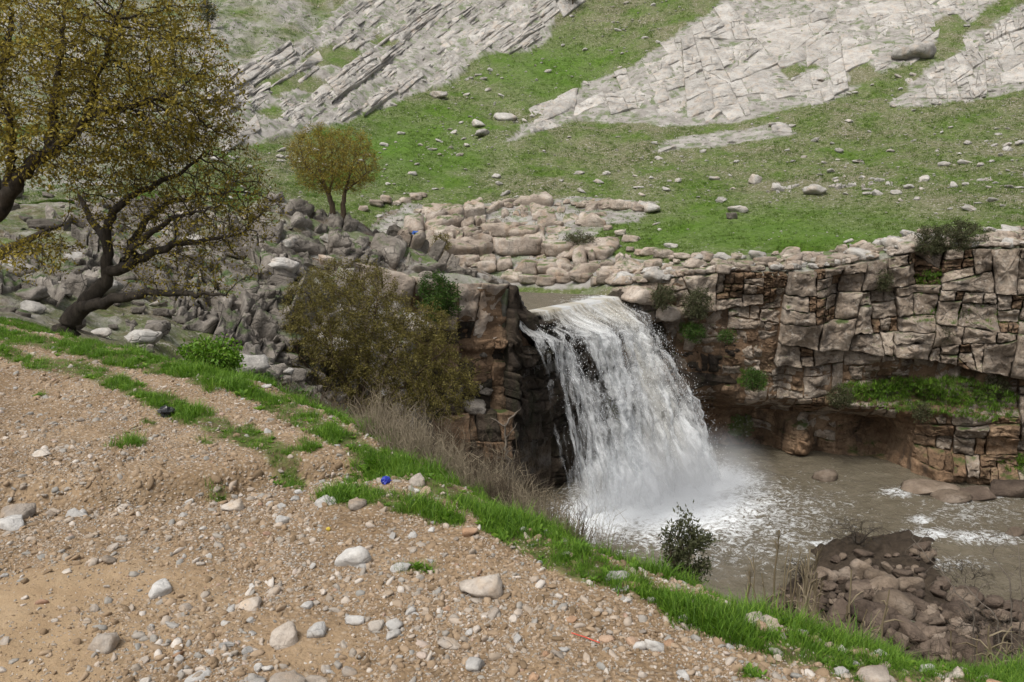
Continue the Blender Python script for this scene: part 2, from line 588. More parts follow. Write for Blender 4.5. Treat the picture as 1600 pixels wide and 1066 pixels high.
def gz_at(x, y):
    """height of the far terrain grid"""
    x = np.atleast_1d(np.asarray(x, float)); y = np.atleast_1d(np.asarray(y, float))
    f = np.clip((x / y - ga[0]) / (ga[1] - ga[0]), 0, NC - 1.001)
    g = np.clip(np.interp(y, gy, np.arange(len(gy))), 0, len(gy) - 1.001)
    i = f.astype(int); j = g.astype(int); u = f - i; v = g - j
    return GZ[i, j] * (1 - u) * (1 - v) + GZ[i + 1, j] * u * (1 - v) + GZ[i, j + 1] * (1 - u) * v + GZ[i + 1, j + 1] * u * v


def hit_normal(p):
    e = 0.6
    zx = gz_at(p[:, 0] + e, p[:, 1]) - gz_at(p[:, 0] - e, p[:, 1])
    zy = gz_at(p[:, 0], p[:, 1] + e) - gz_at(p[:, 0], p[:, 1] - e)
    n = np.stack([-zx, -zy, np.full(len(p), 2 * e)], 1)
    n[:, :2] = np.clip(n[:, :2], -1.6, 1.6)
    return n / np.linalg.norm(n, axis=1)[:, None]


# --- materials of the land
def hillside_material():
    t = NT('hillside_turf_and_limestone')
    rk = t.attr('rock'); gr = t.attr('grass'); bank = t.attr('bank')
    n1 = t.noise(0.22, 6, 0.62); n2 = t.noise(2.6, 6, 0.7); n3 = t.noise(14, 4, 0.7)
    green = t.ramp(n2, [(0.28, (0.030, 0.066, 0.006)), (0.5, (0.070, 0.128, 0.014)), (0.7, (0.125, 0.18, 0.034))])
    dry = t.ramp(n2, [(0.3, (0.10, 0.095, 0.05)), (0.6, (0.19, 0.17, 0.11)), (0.75, (0.33, 0.30, 0.25))])
    turf = t.mix(t.ramp(t.math('ADD', t.math('MULTIPLY', n1, 0.7), t.math('MULTIPLY', n3, 0.42)), [(0.44, 0), (0.64, 0.85)]), green, dry)
    spk = t.ramp(t.noise(5.0, 3, 0.75), [(0.555, 0), (0.62, 1)])
    turf = t.mix(t.math('MULTIPLY', spk, t.ramp(n1, [(0.35, 0.15), (0.6, 0.95)])), turf, (0.36, 0.33, 0.29))
    turf = t.mix(t.math('MULTIPLY', t.attr('lush'), 0.8), turf, t.ramp(n2, [(0.3, (0.045, 0.10, 0.008)), (0.7, (0.10, 0.19, 0.02))]))
    stone = t.ramp(t.noise(0.7, 7, 0.65), [(0.3, (0.19, 0.175, 0.155)), (0.5, (0.31, 0.29, 0.265)), (0.7, (0.41, 0.39, 0.36))])
    stone = t.mix(0.5, stone, t.ramp(n3, [(0.3, 0.35), (0.7, 0.66)]), 'OVERLAY')
    soil = t.ramp(n2, [(0.3, (0.06, 0.045, 0.03)), (0.5, (0.13, 0.10, 0.07)), (0.7, (0.23, 0.19, 0.15))])
    gmask = t.ramp(t.math('ADD', t.math('MULTIPLY', gr, 0.75), t.math('MULTIPLY', t.noise(0.9, 6, 0.7), 0.5)), [(0.48, 0), (0.62, 1)])
    low = t.mix(t.ramp(t.noise(1.1, 6, 0.65), [(0.42, 0), (0.6, 1)]), soil, stone)
    c = t.mix(gmask, low, turf)
    seam = t.ramp(t.noise(0.8, 5, 0.65), [(0.50, 0), (0.60, 1)])
    rockc = t.mix(t.math('MULTIPLY', seam, 0.6), stone, green)
    c = t.mix(rk, c, rockc)
    mud = t.ramp(n2, [(0.3, (0.028, 0.021, 0.015)), (0.6, (0.07, 0.053, 0.038))])
    c = t.mix(bank, c, mud)
    h = t.math('ADD', t.math('MULTIPLY', n2, 0.8), t.math('MULTIPLY', n3, 0.35))
    return t.finish(t.principled(c, 0.95, t.bump(h, 0.8, 0.3), 0.15))


HILL_MAT = hillside_material()
grass_m = np.where(GY > 47, 1.0, 0.0)
_pf = _px.ravel(); _qf = _py.ravel()
lush = np.clip(1.15 - np.hypot((_px - 1180) / 260, (_py - 365) / 42) * 0.7, 0, 1)
lush = np.maximum(lush, np.clip(1.1 - np.hypot((_px - 640) / 130, (_py - 235) / 60) * 0.7, 0, 1))
lush = np.maximum(lush, np.clip(1.1 - np.hypot((_px - 860) / 110, (_py - 110) / 50) * 0.7, 0, 1))
rocky_bank = (GY < 47)
grass_m = np.where(rocky_bank, 0.26 + 0.16 * sstep(700, 300, _px), grass_m)
grass_m = np.where((GY > 47) & in_poly(_px, _py, [(560, 372), (600, 330), (650, 322), (700, 330), (700, 380), (640, 395)]), 0.15, grass_m)
bank_m = sstep(-11.2, -12.8, GZ) * (GY < 47) + 0.0 * GY
bank_m = np.maximum(bank_m, np.where(GY < 50, sstep(-6, -9, GZ) * 0.75, 0))
V = np.stack([GX.ravel(), GY.ravel(), GZ.ravel()], 1)
me = mesh_np('hillside', V, grid_faces(NC, len(gy))[:, ::-1] * 1, True, HILL_MAT)
attr(me, 'rock', ROCKM.ravel()); attr(me, 'grass', grass_m.ravel()); attr(me, 'bank', bank_m.ravel()); attr(me, 'lush', lush.ravel())
me.flip_normals()
hillside = tag(link('hillside', me), 'limestone hillside with green turf and the rocky banks of the gorge', kind='structure')


# ------------------------------------------------------------------ the gravel shoulder in front
def fg_px(x, y):
    return project(x, y, np.zeros_like(x))


STRIPS = [  # centre line in the photograph's terms and half width, later laid on the ground
    ([(0, 518), (100, 540), (200, 562), (300, 582), (370, 602), (430, 628), (520, 675), (600, 716), (700, 766), (800, 812), (900, 856), (1000, 900), (1100, 938), (1200, 973), (1300, 1002), (1400, 1025), (1500, 1048), (1650, 1085)],
     [12, 13, 15, 16, 14, 15, 17, 18, 20, 20, 17, 16, 14, 13, 13, 14, 16, 18]),
    ([(-60, 535), (0, 548), (50, 568), (130, 578), (200, 608), (260, 636), (330, 662), (400, 688), (450, 715), (470, 742)], [8, 9, 9, 12, 13, 14, 17, 17, 18, 8]),
    ([(515, 768), (560, 778), (620, 790), (680, 808), (725, 828)], [14, 16, 14, 13, 6]),
    ([(765, 835), (800, 850), (850, 872), (905, 892), (955, 905)], [9, 14, 13, 12, 7]),
    ([(1050, 945), (1110, 970), (1180, 995), (1260, 1022), (1340, 1044), (1450, 1052)], [10, 17, 15, 20, 24, 22]),
    ([(540, 720), (600, 738), (650, 760)], [5, 8, 5]),
    ([(300, 600), (330, 612)], [8, 8]),
]
SPOTS = [(205, 692, 22, 9), (180, 703, 14, 6), (62, 612, 14, 5), (1180, 1046, 22, 8), (640, 884, 30, 10), (340, 744, 18, 6), (240, 662, 10, 5), (325, 690, 14, 7),
         (1015, 925, 16, 10), (1225, 1030, 10, 6), (575, 640, 30, 10), (20, 540, 40, 8), (480, 700, 22, 10)]


def grass_field(px, py):
    """1 well inside the grassy strips, 0 on bare gravel"""
    g = np.zeros(px.shape)
    for pts, wid in STRIPS:
        pts = [(q[0], q[1] + float(np.interp(q[0], [600, 1000, 1300, 1600], [3, 9, 8, -6]))) for q in pts] if len(pts) > 12 else pts
        d, s, t = line_dist(px, py, pts)
        w = np.interp(t, np.arange(len(wid)), wid)
        g = np.maximum(g, 1.25 - d / w * 0.75)
    for cx, cy, rx, ry in SPOTS:
        g = np.maximum(g, 1.1 - 0.7 * np.sqrt(((px - cx) / rx) ** 2 + ((py - cy) / ry) ** 2))
    return g


def gravel_material():
    t = NT('gravel_and_dust')
    g = t.attr('grass'); du = t.attr('dust')
    n1 = t.noise(1.2, 6, 0.6); n2 = t.noise(11, 6, 0.7); n3 = t.noise(70, 3, 0.7)
    base = t.ramp(n1, [(0.3, (0.155, 0.102, 0.056)), (0.5, (0.24, 0.167, 0.10)), (0.7, (0.315, 0.233, 0.15))])
    base = t.mix(0.6, base, t.ramp(n2, [(0.28, 0.28), (0.5, 0.5), (0.72, 0.68)]), 'OVERLAY')
    vo = t.vor(42, 'F1', None, 1.0, 'Color')
    sepc = t.n('SeparateColor'); t.l(vo, sepc.inputs[0])
    peb = t.ramp(sepc.outputs[0], [(0.0, (0.13, 0.09, 0.06)), (0.4, (0.25, 0.184, 0.125)), (0.75, (0.33, 0.28, 0.222)), (1.0, (0.50, 0.44, 0.38))])
    vd = t.vor(42, 'F1')
    pm = t.math('MULTIPLY', t.ramp(vd, [(0.30, 1), (0.5, 0)]), t.math('SUBTRACT', 0.75, t.math('MULTIPLY', du, 0.45)))
    c = t.mix(pm, base, peb)
    dust = t.ramp(t.noise(5, 6, 0.65), [(0.3, (0.265, 0.182, 0.104)), (0.6, (0.34, 0.245, 0.148)), (0.8, (0.41, 0.312, 0.205))])
    c = t.mix(t.math('MULTIPLY', du, 0.8), c, dust)
    earth = t.ramp(n2, [(0.3, (0.05, 0.035, 0.018)), (0.6, (0.12, 0.085, 0.045))])
    wet = t.attr('earth')
    c = t.mix(wet, c, t.mix(0.5, base, earth))
    c = t.mix(t.math('MULTIPLY', g, 0.85), c, t.mix(t.ramp(n2, [(0.4, 0), (0.6, 1)]), earth, (0.06, 0.11, 0.015)))
    h = t.math('ADD', t.math('MULTIPLY', n2, 0.7), t.math('MULTIPLY', n3, 0.22))
    h = t.math('MULTIPLY_ADD', t.math('MULTIPLY', vd, -0.5), t.math('SUBTRACT', 1.0, du), h)
    return t.finish(t.principled(c, 0.95, t.bump(h, 0.75, 0.035), 0.2))


ny = [-4.0]
while ny[-1] < 14.0:
    y = ny[-1]
    ny.append(min(14.0, y + (0.15 if y < 1.2 else 0.027 if y < 5 else 0.036 if y < 8 else 0.07 if y < 11 else 0.12)))
ny = np.array(ny); nb = np.linspace(-1.0, 0.85, 440)
NX = nb[:, None] * (ny[None, :] + 4.6); NY = np.broadcast_to(ny[None, :], NX.shape)
NZ = H(NX.ravel(), NY.ravel()).reshape(NX.shape)
_e = near_z(NX.ravel(), NY.ravel())[1].reshape(NX.shape)
fpx, fpy = project(NX, np.maximum(NY, 0.3), NZ * 0)
warp = 9 * fbm(P2(NX.ravel(), NY.ravel(), 0.35, 2.0), 3).reshape(NX.shape)
NG = sstep(0.35, 0.85, grass_field(fpx + warp, fpy + warp * 0.6))
NG = np.where(_e > 0.15, np.maximum(NG, 0.75), NG)
dn = fbm(P2(NX.ravel(), NY.ravel(), 1.1, 8.0), 4).reshape(NX.shape)
NDUST = sstep(420, 120, fpx + dn * 120) * sstep(790, 880, fpy + dn * 60) * sstep(1200, 1000, fpy)
NDUST = np.maximum(NDUST, 0.6 * sstep(0.9, 0.2, np.hypot((fpx - 470) / 200, (fpy - 985) / 60) + dn * 0.6))
_ds, _ss, _tt = line_dist(NX.ravel(), NY.ravel(), STEP)
NE = (np.exp(-((_ds * _ss + 0.02) / 0.09) ** 2) * (_tt < 7.5) * 0.8).reshape(NX.shape)
me = mesh_np('ground', np.stack([NX.ravel(), NY.ravel(), NZ.ravel()], 1), grid_faces(len(nb), len(ny)), True, gravel_material())
attr(me, 'grass', NG.ravel()); attr(me, 'dust', NDUST.ravel()); attr(me, 'earth', NE.ravel())
ground = tag(link('ground', me), 'gravel shoulder with dust and grassy edge above the gorge', kind='structure')


def nz_at(x, y):
    x = np.atleast_1d(np.asarray(x, float)); y = np.atleast_1d(np.asarray(y, float))
    f = np.clip((x / (y + 4.6) - nb[0]) / (nb[1] - nb[0]), 0, len(nb) - 1.001)
    g = np.clip(np.interp(y, ny, np.arange(len(ny))), 0, len(ny) - 1.001)
    i = f.astype(int); j = g.astype(int); u = f - i; v = g - j
    return NZ[i, j] * (1 - u) * (1 - v) + NZ[i + 1, j] * u * (1 - v) + NZ[i, j + 1] * (1 - u) * v + NZ[i + 1, j + 1] * u * v


def ng_at(x, y):
    x = np.atleast_1d(np.asarray(x, float)); y = np.atleast_1d(np.asarray(y, float))
    i = np.clip(np.round((x / (y + 4.6) - nb[0]) / (nb[1] - nb[0])), 0, len(nb) - 1).astype(int)
    j = np.clip(np.round(np.interp(y, ny, np.arange(len(ny)))), 0, len(ny) - 1).astype(int)
    return NG[i, j], NDUST[i, j], _e[i, j], NE[i, j]


def any_z(x, y):
    x = np.atleast_1d(np.asarray(x, float)); y = np.atleast_1d(np.asarray(y, float))
    return np.where(y < 13.8, nz_at(x, y), gz_at(x, y))
# ------------------------------------------------------------------ rock pieces
def poly_area(p):
    x, y = p[:, 0], p[:, 1]
    return 0.5 * abs(np.dot(x, np.roll(y, -1)) - np.dot(y, np.roll(x, -1)))


def cut(poly, c, d):
    n = np.array([-d[1], d[0]])
    s = (poly - c) @ n
    A, B = [], []
    m = len(poly)
    for i in range(m):
        j = (i + 1) % m
        if s[i] >= 0: A.append(poly[i])
        if s[i] <= 0: B.append(poly[i])
        if s[i] * s[j] < 0:
            q = poly[i] + (poly[j] - poly[i]) * (s[i] / (s[i] - s[j]))
            A.append(q); B.append(q)
    return (np.array(A), np.array(B)) if len(A) > 2 and len(B) > 2 else None


def fracture(poly, size_fn, rng, ax=(1, 0), aspect=1.6, jit=0.14, step=0.1, wild=0.10):
    """split a slab again and again along its bedding and across it, as joints do; every split also shifts the two halves a little"""
    ax = np.array(ax, float) / np.hypot(*ax)
    ay = np.array([-ax[1], ax[0]])
    out = []
    st = [(np.array(poly, float), 0.0)]
    while st:
        p, off = st.pop()
        c = p.mean(0)
        a = poly_area(p)
        if a < size_fn(c) * rng.choice([0.18, 0.45, 0.9, 1.8, 4.0]) * rng.uniform(0.7, 1.3):
            out.append((p, off)); continue
        w = np.ptp(p @ ax); h = np.ptp(p @ ay)
        d = ay if w > h * aspect * rng.uniform(0.6, 1.5) else ax
        cc = c + ax * w * rng.uniform(-0.22, 0.22) + ay * h * rng.uniform(-0.22, 0.22)
        an = rng.normal(0, jit) + (rng.uniform(-0.7, 0.7) if rng.random() < wild else 0)
        d = np.array([d[0] * math.cos(an) - d[1] * math.sin(an), d[0] * math.sin(an) + d[1] * math.cos(an)])
        r = cut(p, cc, d)
        if r is None:
            out.append((p, off))
        else:
            q = step * min(math.sqrt(a), 6 * math.sqrt(size_fn(c))) * rng.normal(0, 0.5)
            st += [(r[0], off + q), (r[1], off - q)]
    return out


RINGS_S = np.array([0.97, 1.0, 0.99, 0.94, 0.80, 0.56, 0.26])


def cell_outline(p, gap, n=22, rounding=0, wob=0.03, seed=0):
    c = p.mean(0)
    per = np.linalg.norm(np.roll(p, -1, 0) - p, axis=1)
    tot = per.sum()
    pts = []
    for i in range(len(p)):
        k = max(1, int(round(n * per[i] / tot)))
        for q in range(k):
            pts.append(p[i] + (p[(i + 1) % len(p)] - p[i]) * q / k)
    pts = np.array(pts)
    for _ in range(rounding):
        pts = 0.25 * np.roll(pts, 1, 0) + 0.5 * pts + 0.25 * np.roll(pts, -1, 0)
    r = np.linalg.norm(pts - c, axis=1)
    sz = math.sqrt(poly_area(p))
    g = gap * (0.5 + 1.6 * np.clip(fbm(np.column_stack([pts / (sz * 0.5), np.full(len(pts), seed * 1.7)]), 2) + 0.3, 0, 1.5))
    s = 1 - g / np.maximum(r, gap * 2.5)
    nz = fbm(np.column_stack([pts / (sz * 0.30), np.full(len(pts), 0.37 * (seed % 3))]), 4, 0.6)
    return c + (pts - c) * (s * (1 + wob * nz))[:, None], c, sz


def build_cells(polys, mapper, mat, parent, name, gap=0.04, depth=0.6, height=0.25, pillow=5.0, hvar=0.4, relief=0.08, tilt=0.15,
                rounding=0, wob=0.04, rng=RNG, keep=300, nring=20, base=0.0, grain=0.7, mats=None, zstretch=1.0):
    """each polygon becomes one block; mapper(p, q, h) takes a point of the face and its height above the face to the world"""
    polys = sorted(polys, key=lambda q: -poly_area(q[0]))
    data = []
    allp, allh = [], []
    for k, (p, off) in enumerate(polys):
        ol, c, sz = cell_outline(p, gap, nring, rounding, wob, k)
        n = len(ol)
        hc = base + height * sz ** 0.5 * rng.uniform(1 - hvar, 1 + hvar)
        tx, ty = rng.normal(0, tilt, 2)
        bev = rng.uniform(0.45, 0.85)
        P, Hh = [], []
        for ri, s in enumerate(RINGS_S):
            q = c + (ol - c) * s
            prof = hc * (0.55 + 0.45 * (1 - s ** pillow))
            if ri == 0: prof = -depth
            if ri == 1: prof = 0.15 * hc
            if ri == 2: prof = bev * prof
            hh = np.full(n, prof)
            if ri > 0:
                hh = hh + off + (q - c) @ np.array([tx, ty])
            P.append(q); Hh.append(hh)
        P.append(c[None, :]); Hh.append(np.array([hc + off]))
        P = np.concatenate(P); Hh = np.concatenate(Hh)
        nz = fbm(np.column_stack([P[:, 0] / grain, P[:, 1] / grain * zstretch, np.full(len(P), 0.15 * (k % 7))]), 5, 0.6)
        nz = nz + 0.6 * (0.4 - np.abs(fbm(np.column_stack([P[:, 0] / (grain * 0.6), P[:, 1] / (grain * 0.6) * zstretch, np.full(len(P), 9.0)]), 3)))
        lift = np.ones(len(P)); lift[:n] = 0
        Hh = Hh + relief * nz * lift
        data.append((n, len(P)))
        allp.append(P); allh.append(Hh)
    PP = np.concatenate(allp); HH = np.concatenate(allh)
    W = mapper(PP[:, 0], PP[:, 1], HH)
    i0 = 0
    extra_v, extra_f4, extra_f3, off = [], [], [], 0
    nr = len(RINGS_S)
    for k, (n, m) in enumerate(data):
        w = W[i0:i0 + m]; i0 += m
        a = np.arange(n); b = (a + 1) % n
        f4 = np.concatenate([np.stack([r * n + a, r * n + b, (r + 1) * n + b, (r + 1) * n + a], 1) for r in range(nr - 1)])
        f3 = np.stack([(nr - 1) * n + a, (nr - 1) * n + b, np.full(n, nr * n)], 1)
        if k < keep:
            o = w.mean(0)
            me = mesh_np(name, w - o, [f4, f3], True, mats(k, o) if mats else mat)
            link(name, me, parent, o)
        else:
            extra_v.append(w); extra_f4.append(f4 + off); extra_f3.append(f3 + off); off += m
    if extra_v:
        me = mesh_np(name + '_rubble', np.concatenate(extra_v), [np.concatenate(extra_f4), np.concatenate(extra_f3)], True, mat)
        tag(link('small_rock_pieces', me, parent), kind='stuff')


def rect(x0, y0, x1, y1):
    return np.array([(x0, y0), (x1, y0), (x1, y1), (x0, y1)], float)


def orient_ccw(p):
    x, y = p[:, 0], p[:, 1]
    return p if np.dot(x, np.roll(y, -1)) - np.dot(y, np.roll(x, -1)) > 0 else p[::-1]


def hill_mapper(p, q, h):
    g = hit(p, q, 40.0)
    n = hit_normal(g)
    return g + n * h[:, None]


def bank_mapper(p, q, h):
    g = hit(p, q, 16.0, 48)
    a, m = ray(p, q)
    far = g[:, 1] > 42.5                                   # over the crest: stay on the crest
    yc = np.where(far, 40.5, g[:, 1])
    g = np.where(far[:, None], np.stack([a * yc, yc, CZ + m * yc - 0.1], 1), g)
    n = hit_normal(g)
    return g + n * h[:, None]


# polytope boulders: a ball cut flat by random planes, edges worn round
def icosphere(sub):
    import bmesh
    bm = bmesh.new()
    bmesh.ops.create_icosphere(bm, subdivisions=sub, radius=1.0)
    v = np.array([q.co[:] for q in bm.verts]); f = np.array([[w.index for w in q.verts] for q in bm.faces])
    bm.free()
    return v, f


ICO = {s: icosphere(s) for s in (1, 2, 3, 4)}


def boulder_verts(sub, seed, planes=11, sharp=26.0, rough=0.11, box=0.0):
    r = np.random.default_rng(seed)
    d, f = ICO[sub]
    n = r.normal(size=(planes, 3)); n /= np.linalg.norm(n, axis=1)[:, None]
    dist = r.uniform(0.62, 1.0, planes)
    if box:
        ax = np.concatenate([np.eye(3), -np.eye(3)]) + r.normal(0, 0.16, (6, 3))
        ax /= np.linalg.norm(ax, axis=1)[:, None]
        n = np.concatenate([n, ax]); dist = np.concatenate([dist + 0.15, r.uniform(0.62, 0.8, 6)])
    dot = np.maximum(d @ n.T, 1e-3) / dist[None, :]
    inv = (np.sum(np.maximum(dot, 0) ** sharp, 1)) ** (1 / sharp)
    rad = 1 / np.maximum(inv, 0.75)
    v = d * rad[:, None]
    v = v * (1 + rough * fbm(v * 1.7 + seed, 5, 0.62))[:, None]
    return v, f


def rock_mesh(name, sub, seed, mat, **kw):
    v, f = boulder_verts(sub, seed, **kw)
    return mesh_np(name, v, f, True, mat)


# materials of rock
M_PALE = rock_mat('pale_limestone', (0.25, 0.235, 0.212), (0.375, 0.355, 0.325), (0.47, 0.45, 0.42), 0.8, 0.7, (0.47, 0.37, 0.28), 0.45, None, 0.7, 0.0, 0.22, None, 0.4)
M_TERR = rock_mat('terrace_limestone', (0.20, 0.16, 0.125), (0.34, 0.285, 0.235), (0.46, 0.405, 0.35), 0.9, 0.7, (0.33, 0.21, 0.12), 0.35, (0.05, 0.09, 0.012), 0.6, 0.15, 0.3, None, 0.4)
M_CLIFF = rock_mat('cliff_limestone', (0.125, 0.096, 0.07), (0.265, 0.212, 0.163), (0.40, 0.34, 0.275), 1.0, 0.9, (0.10, 0.085, 0.075), 0.55, (0.045, 0.085, 0.012), 0.8, 0.35, 0.45, (0.40, 0.36, 0.31), 0.55)
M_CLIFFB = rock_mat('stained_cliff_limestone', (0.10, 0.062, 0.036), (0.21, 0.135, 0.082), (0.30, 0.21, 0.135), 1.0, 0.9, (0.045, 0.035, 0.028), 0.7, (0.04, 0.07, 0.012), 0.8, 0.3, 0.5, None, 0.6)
M_WET = rock_mat('wet_dark_rock', (0.018, 0.014, 0.011), (0.045, 0.034, 0.025), (0.085, 0.064, 0.046), 1.0, 1.0, (0.02, 0.03, 0.01), 0.4, None, 0.7, 0.4, 0.4, None, 0.5)
M_BANK = rock_mat('grey_bank_rock', (0.115, 0.10, 0.084), (0.215, 0.19, 0.162), (0.34, 0.308, 0.27), 1.0, 0.9, (0.10, 0.085, 0.07), 0.4, (0.05, 0.09, 0.015), 0.7, 0.2, 0.45, None, 0.5)
M_MUDROCK = rock_mat('muddy_rock', (0.05, 0.036, 0.027), (0.10, 0.074, 0.056), (0.18, 0.138, 0.105), 1.2, 0.8, None, 0, None, 0.4, 0, 0.5, None, 0.4)
M_STONE = rock_mat('field_stone', (0.22, 0.185, 0.15), (0.34, 0.295, 0.25), (0.46, 0.42, 0.37), 6.0, 0.5, (0.44, 0.30, 0.17), 0.35, None, 0.3, 0, 0.5, None, 0.35)
M_STONEG = rock_mat('grey_field_stone', (0.25, 0.24, 0.225), (0.37, 0.355, 0.335), (0.50, 0.485, 0.46), 6.0, 0.45, (0.36, 0.29, 0.21), 0.25, None, 0.3, 0, 0.3, None, 0.3)
M_STONEO = rock_mat('orange_field_stone', (0.24, 0.14, 0.08), (0.34, 0.22, 0.14), (0.44, 0.33, 0.25), 6.0, 0.45, None, 0, None, 0.3, 0, 0.4, None, 0.3)

# ------------------------------------------------------------------ the cliffs
RIM_L = np.concatenate([[0], np.cumsum(np.hypot(np.diff(RIM[:, 0]), np.diff(RIM[:, 1])))])


def rim_at(s):
    x = np.interp(s, RIM_L, RIM[:, 0]); y = np.interp(s, RIM_L, RIM[:, 1])
    x2 = np.interp(s + 0.6, RIM_L, RIM[:, 0]); y2 = np.interp(s + 0.6, RIM_L, RIM[:, 1])
    x1 = np.interp(s - 0.6, RIM_L, RIM[:, 0]); y1 = np.interp(s - 0.6, RIM_L, RIM[:, 1])
    tx, ty = x2 - x1, y2 - y1
    L = np.hypot(tx, ty) + 1e-9
    return x, y, ty / L, -tx / L          # the outward normal looks to the camera and into the gorge


def s_of_x(x):
    return float(np.interp(x, RIM[:, 0], RIM_L))


def cliff_uv(px, py, y=45.0):
    w = at(px, py, y)
    return s_of_x(w[0]), w[2]


S_LIP0, S_LIP1 = s_of_x(0.0), s_of_x(6.6)
S_END = s_of_x(33)
TOPK = [(s_of_x(-9), -0.6), (s_of_x(-5.5), -1.5), (s_of_x(-3.5), -2.2), (s_of_x(-0.6), -2.35), (s_of_x(0.15), -2.4), (s_of_x(0.3), -4.45), (s_of_x(6.2), -4.45), (s_of_x(6.8), -3.6), (s_of_x(8), -3.1), (s_of_x(12), -2.55),
        (s_of_x(17), -2.4), (s_of_x(20), -1.9), (s_of_x(23), -1.2), (s_of_x(28), -0.9), (s_of_x(33), -0.6), (s_of_x(60), 0)]


def cliff_top(s):
    return np.interp(s, [k[0] for k in TOPK], [k[1] for k in TOPK])


def bump2(s, z, cs, cz, rs, rz, p=2):
    return np.exp(-(np.abs((s - cs) / rs) ** p + np.abs((z - cz) / rz) ** p))


CAVES = [(1200, 705, 1.7, 1.5, 2.0), (1370, 700, 1.4, 1.3, 1.7), (1120, 680, 1.2, 2.2, 1.3), (1060, 560, 1.4, 2.0, 1.2)]
CHIM = [(1312, 470, 0.35, 1.9, 0.7), (1432, 430, 0.5, 1.6, 0.9), (1236, 600, 0.3, 1.0, 0.5), (1105, 560, 0.3, 1.2, 0.5)]
JUTS = [(1268, 480, 0.9, 2.2, 0.75), (1190, 440, 1.6, 0.7, 0.4), (1380, 560, 1.5, 1.0, 0.5), (1470, 725, 1.8, 0.9, 1.1), (1560, 735, 2.0, 0.9, 1.0), (1262, 715, 0.8, 1.3, 1.5), (1500, 520, 2.5, 0.6, 0.3)]
CAVES = [cliff_uv(a, b) + (c, d, e) for a, b, c, d, e in CAVES]
CHIM = [cliff_uv(a, b) + (c, d, e) for a, b, c, d, e in CHIM]
JUTS = [cliff_uv(a, b) + (c, d, e) for a, b, c, d, e in JUTS]
S_LEDGE, Z_LEDGE = cliff_uv(1330, 628)
S_LEDGE2, Z_LEDGE2 = cliff_uv(1425, 498)


S_CAVE1 = cliff_uv(1415, 700)[0]


def cliff_off(s, z):
    p = np.column_stack([s / 2.6, z / 2.6, np.zeros(len(s))])
    o = 0.55 * fbm(p, 3)
    right = sstep(S_LIP1 - 0.5, S_LIP1 + 1.5, s)
    o = o - right * (0.8 + 2.0 * sstep(S_CAVE1 + 1, S_CAVE1 - 1.5, s)) * sstep(-9.8, -11.8, z)                       # undercut foot
    led = sstep(S_LEDGE - 2.0, S_LEDGE + 0.3, s) * right
    o = o - led * 0.8 * sstep(Z_LEDGE - 0.25, Z_LEDGE + 0.15, z)
    o = o + led * 0.45 * sstep(Z_LEDGE + 0.1, Z_LEDGE - 0.3, z)
    led2 = sstep(S_LEDGE2 - 0.6, S_LEDGE2 + 0.3, s)
    o = o - led2 * 0.55 * sstep(Z_LEDGE2 - 0.2, Z_LEDGE2 + 0.15, z)
    for cs, cz, rs, rz, a in CAVES: o = o - a * bump2(s, z, cs, cz, rs, rz, 3)
    for cs, cz, rs, rz, a in CHIM: o = o - a * bump2(s, z, cs, cz, rs, rz, 3)
    for cs, cz, rs, rz, a in JUTS: o = o + a * bump2(s, z, cs, cz, rs, rz, 4)
    lip = sstep(S_LIP0 - 0.3, S_LIP0 + 0.5, s) * (1 - right)
    o = o - lip * (0.3 + 0.5 * sstep(-4.8, -6.5, z)) + lip * 0.9 * bump2(s, z, S_LIP0 + 3.5, -6.3, 3.5, 0.5, 4)
    left = sstep(S_LIP0 + 0.2, S_LIP0 - 0.4, s)
    o = o - left * 0.6 * sstep(-5.4, -5.9, z) + left * 0.25 * sstep(-3.1, -2.8, z)
    return o


def cliff_mapper(p, q, h):
    x, y, nx, ny_ = rim_at(p)
    o = cliff_off(p, q) + h
    return np.stack([x + nx * o, y + ny_ * o, q], 1)


ss = np.linspace(0.0, s_of_x(58), 330); tt_ = np.linspace(0, 1, 80)
SS, TT = np.meshgrid(ss, tt_, indexing='ij')
ZZ = -15.6 + (cliff_top(SS) - 0.25 + 15.6) * TT
W = cliff_mapper(SS.ravel(), ZZ.ravel(), -0.25 + 0.14 * fbm(np.column_stack([SS.ravel() / 0.7, ZZ.ravel() / 0.35, SS.ravel() * 0]), 4))
W = W.reshape(len(ss), len(tt_), 3)
rx_, ry_, rnx, rny = rim_at(ss)
cap = []
bks = (0.5, 1.0, 1.6, 2.3, 3.2, 4.2, 5.4, 6.8)
off_top = cliff_off(ss, cliff_top(ss) - 0.3) - 0.30
for bi_, bk in enumerate(bks):                        # shelf from the wall's top back under the turf
    dd_ = np.minimum(off_top - 0.1 - 0.12 * bi_, -bk)
    cx_, cy_ = rx_ + rnx * dd_, ry_ + rny * dd_
    zb = tsample(TB, cx_ / cy_, cy_) - 0.22
    zb = zb + 0.10 * fbm(P2(cx_, cy_, 0.7, 8.0), 3) + (0.17 if bk < 4 else 0.0)
    cap.append(np.stack([cx_, cy_, np.minimum(zb, cliff_top(ss) + 0.15 + 0.3 * bk) if bk < 3 else zb], 1))
lipm = (ss > S_LIP0 - 0.4) & (ss < S_LIP1 - 0.2)
cap = np.stack(cap, 1)
cap[lipm, :, 2] = -4.95
cap = np.concatenate([W[:, -1:], cap], 1)
shelf = mesh_np('cliff_shelf', cap.reshape(-1, 3), grid_faces(len(ss), len(bks) + 1), True, HILL_MAT)
attr(shelf, 'rock', np.tile(np.concatenate([[0.9, 0.8, 0.6], np.full(len(bks) - 2, 0.25)]), len(ss))); attr(shelf, 'grass', np.full(cap.shape[0] * cap.shape[1], 0.85))
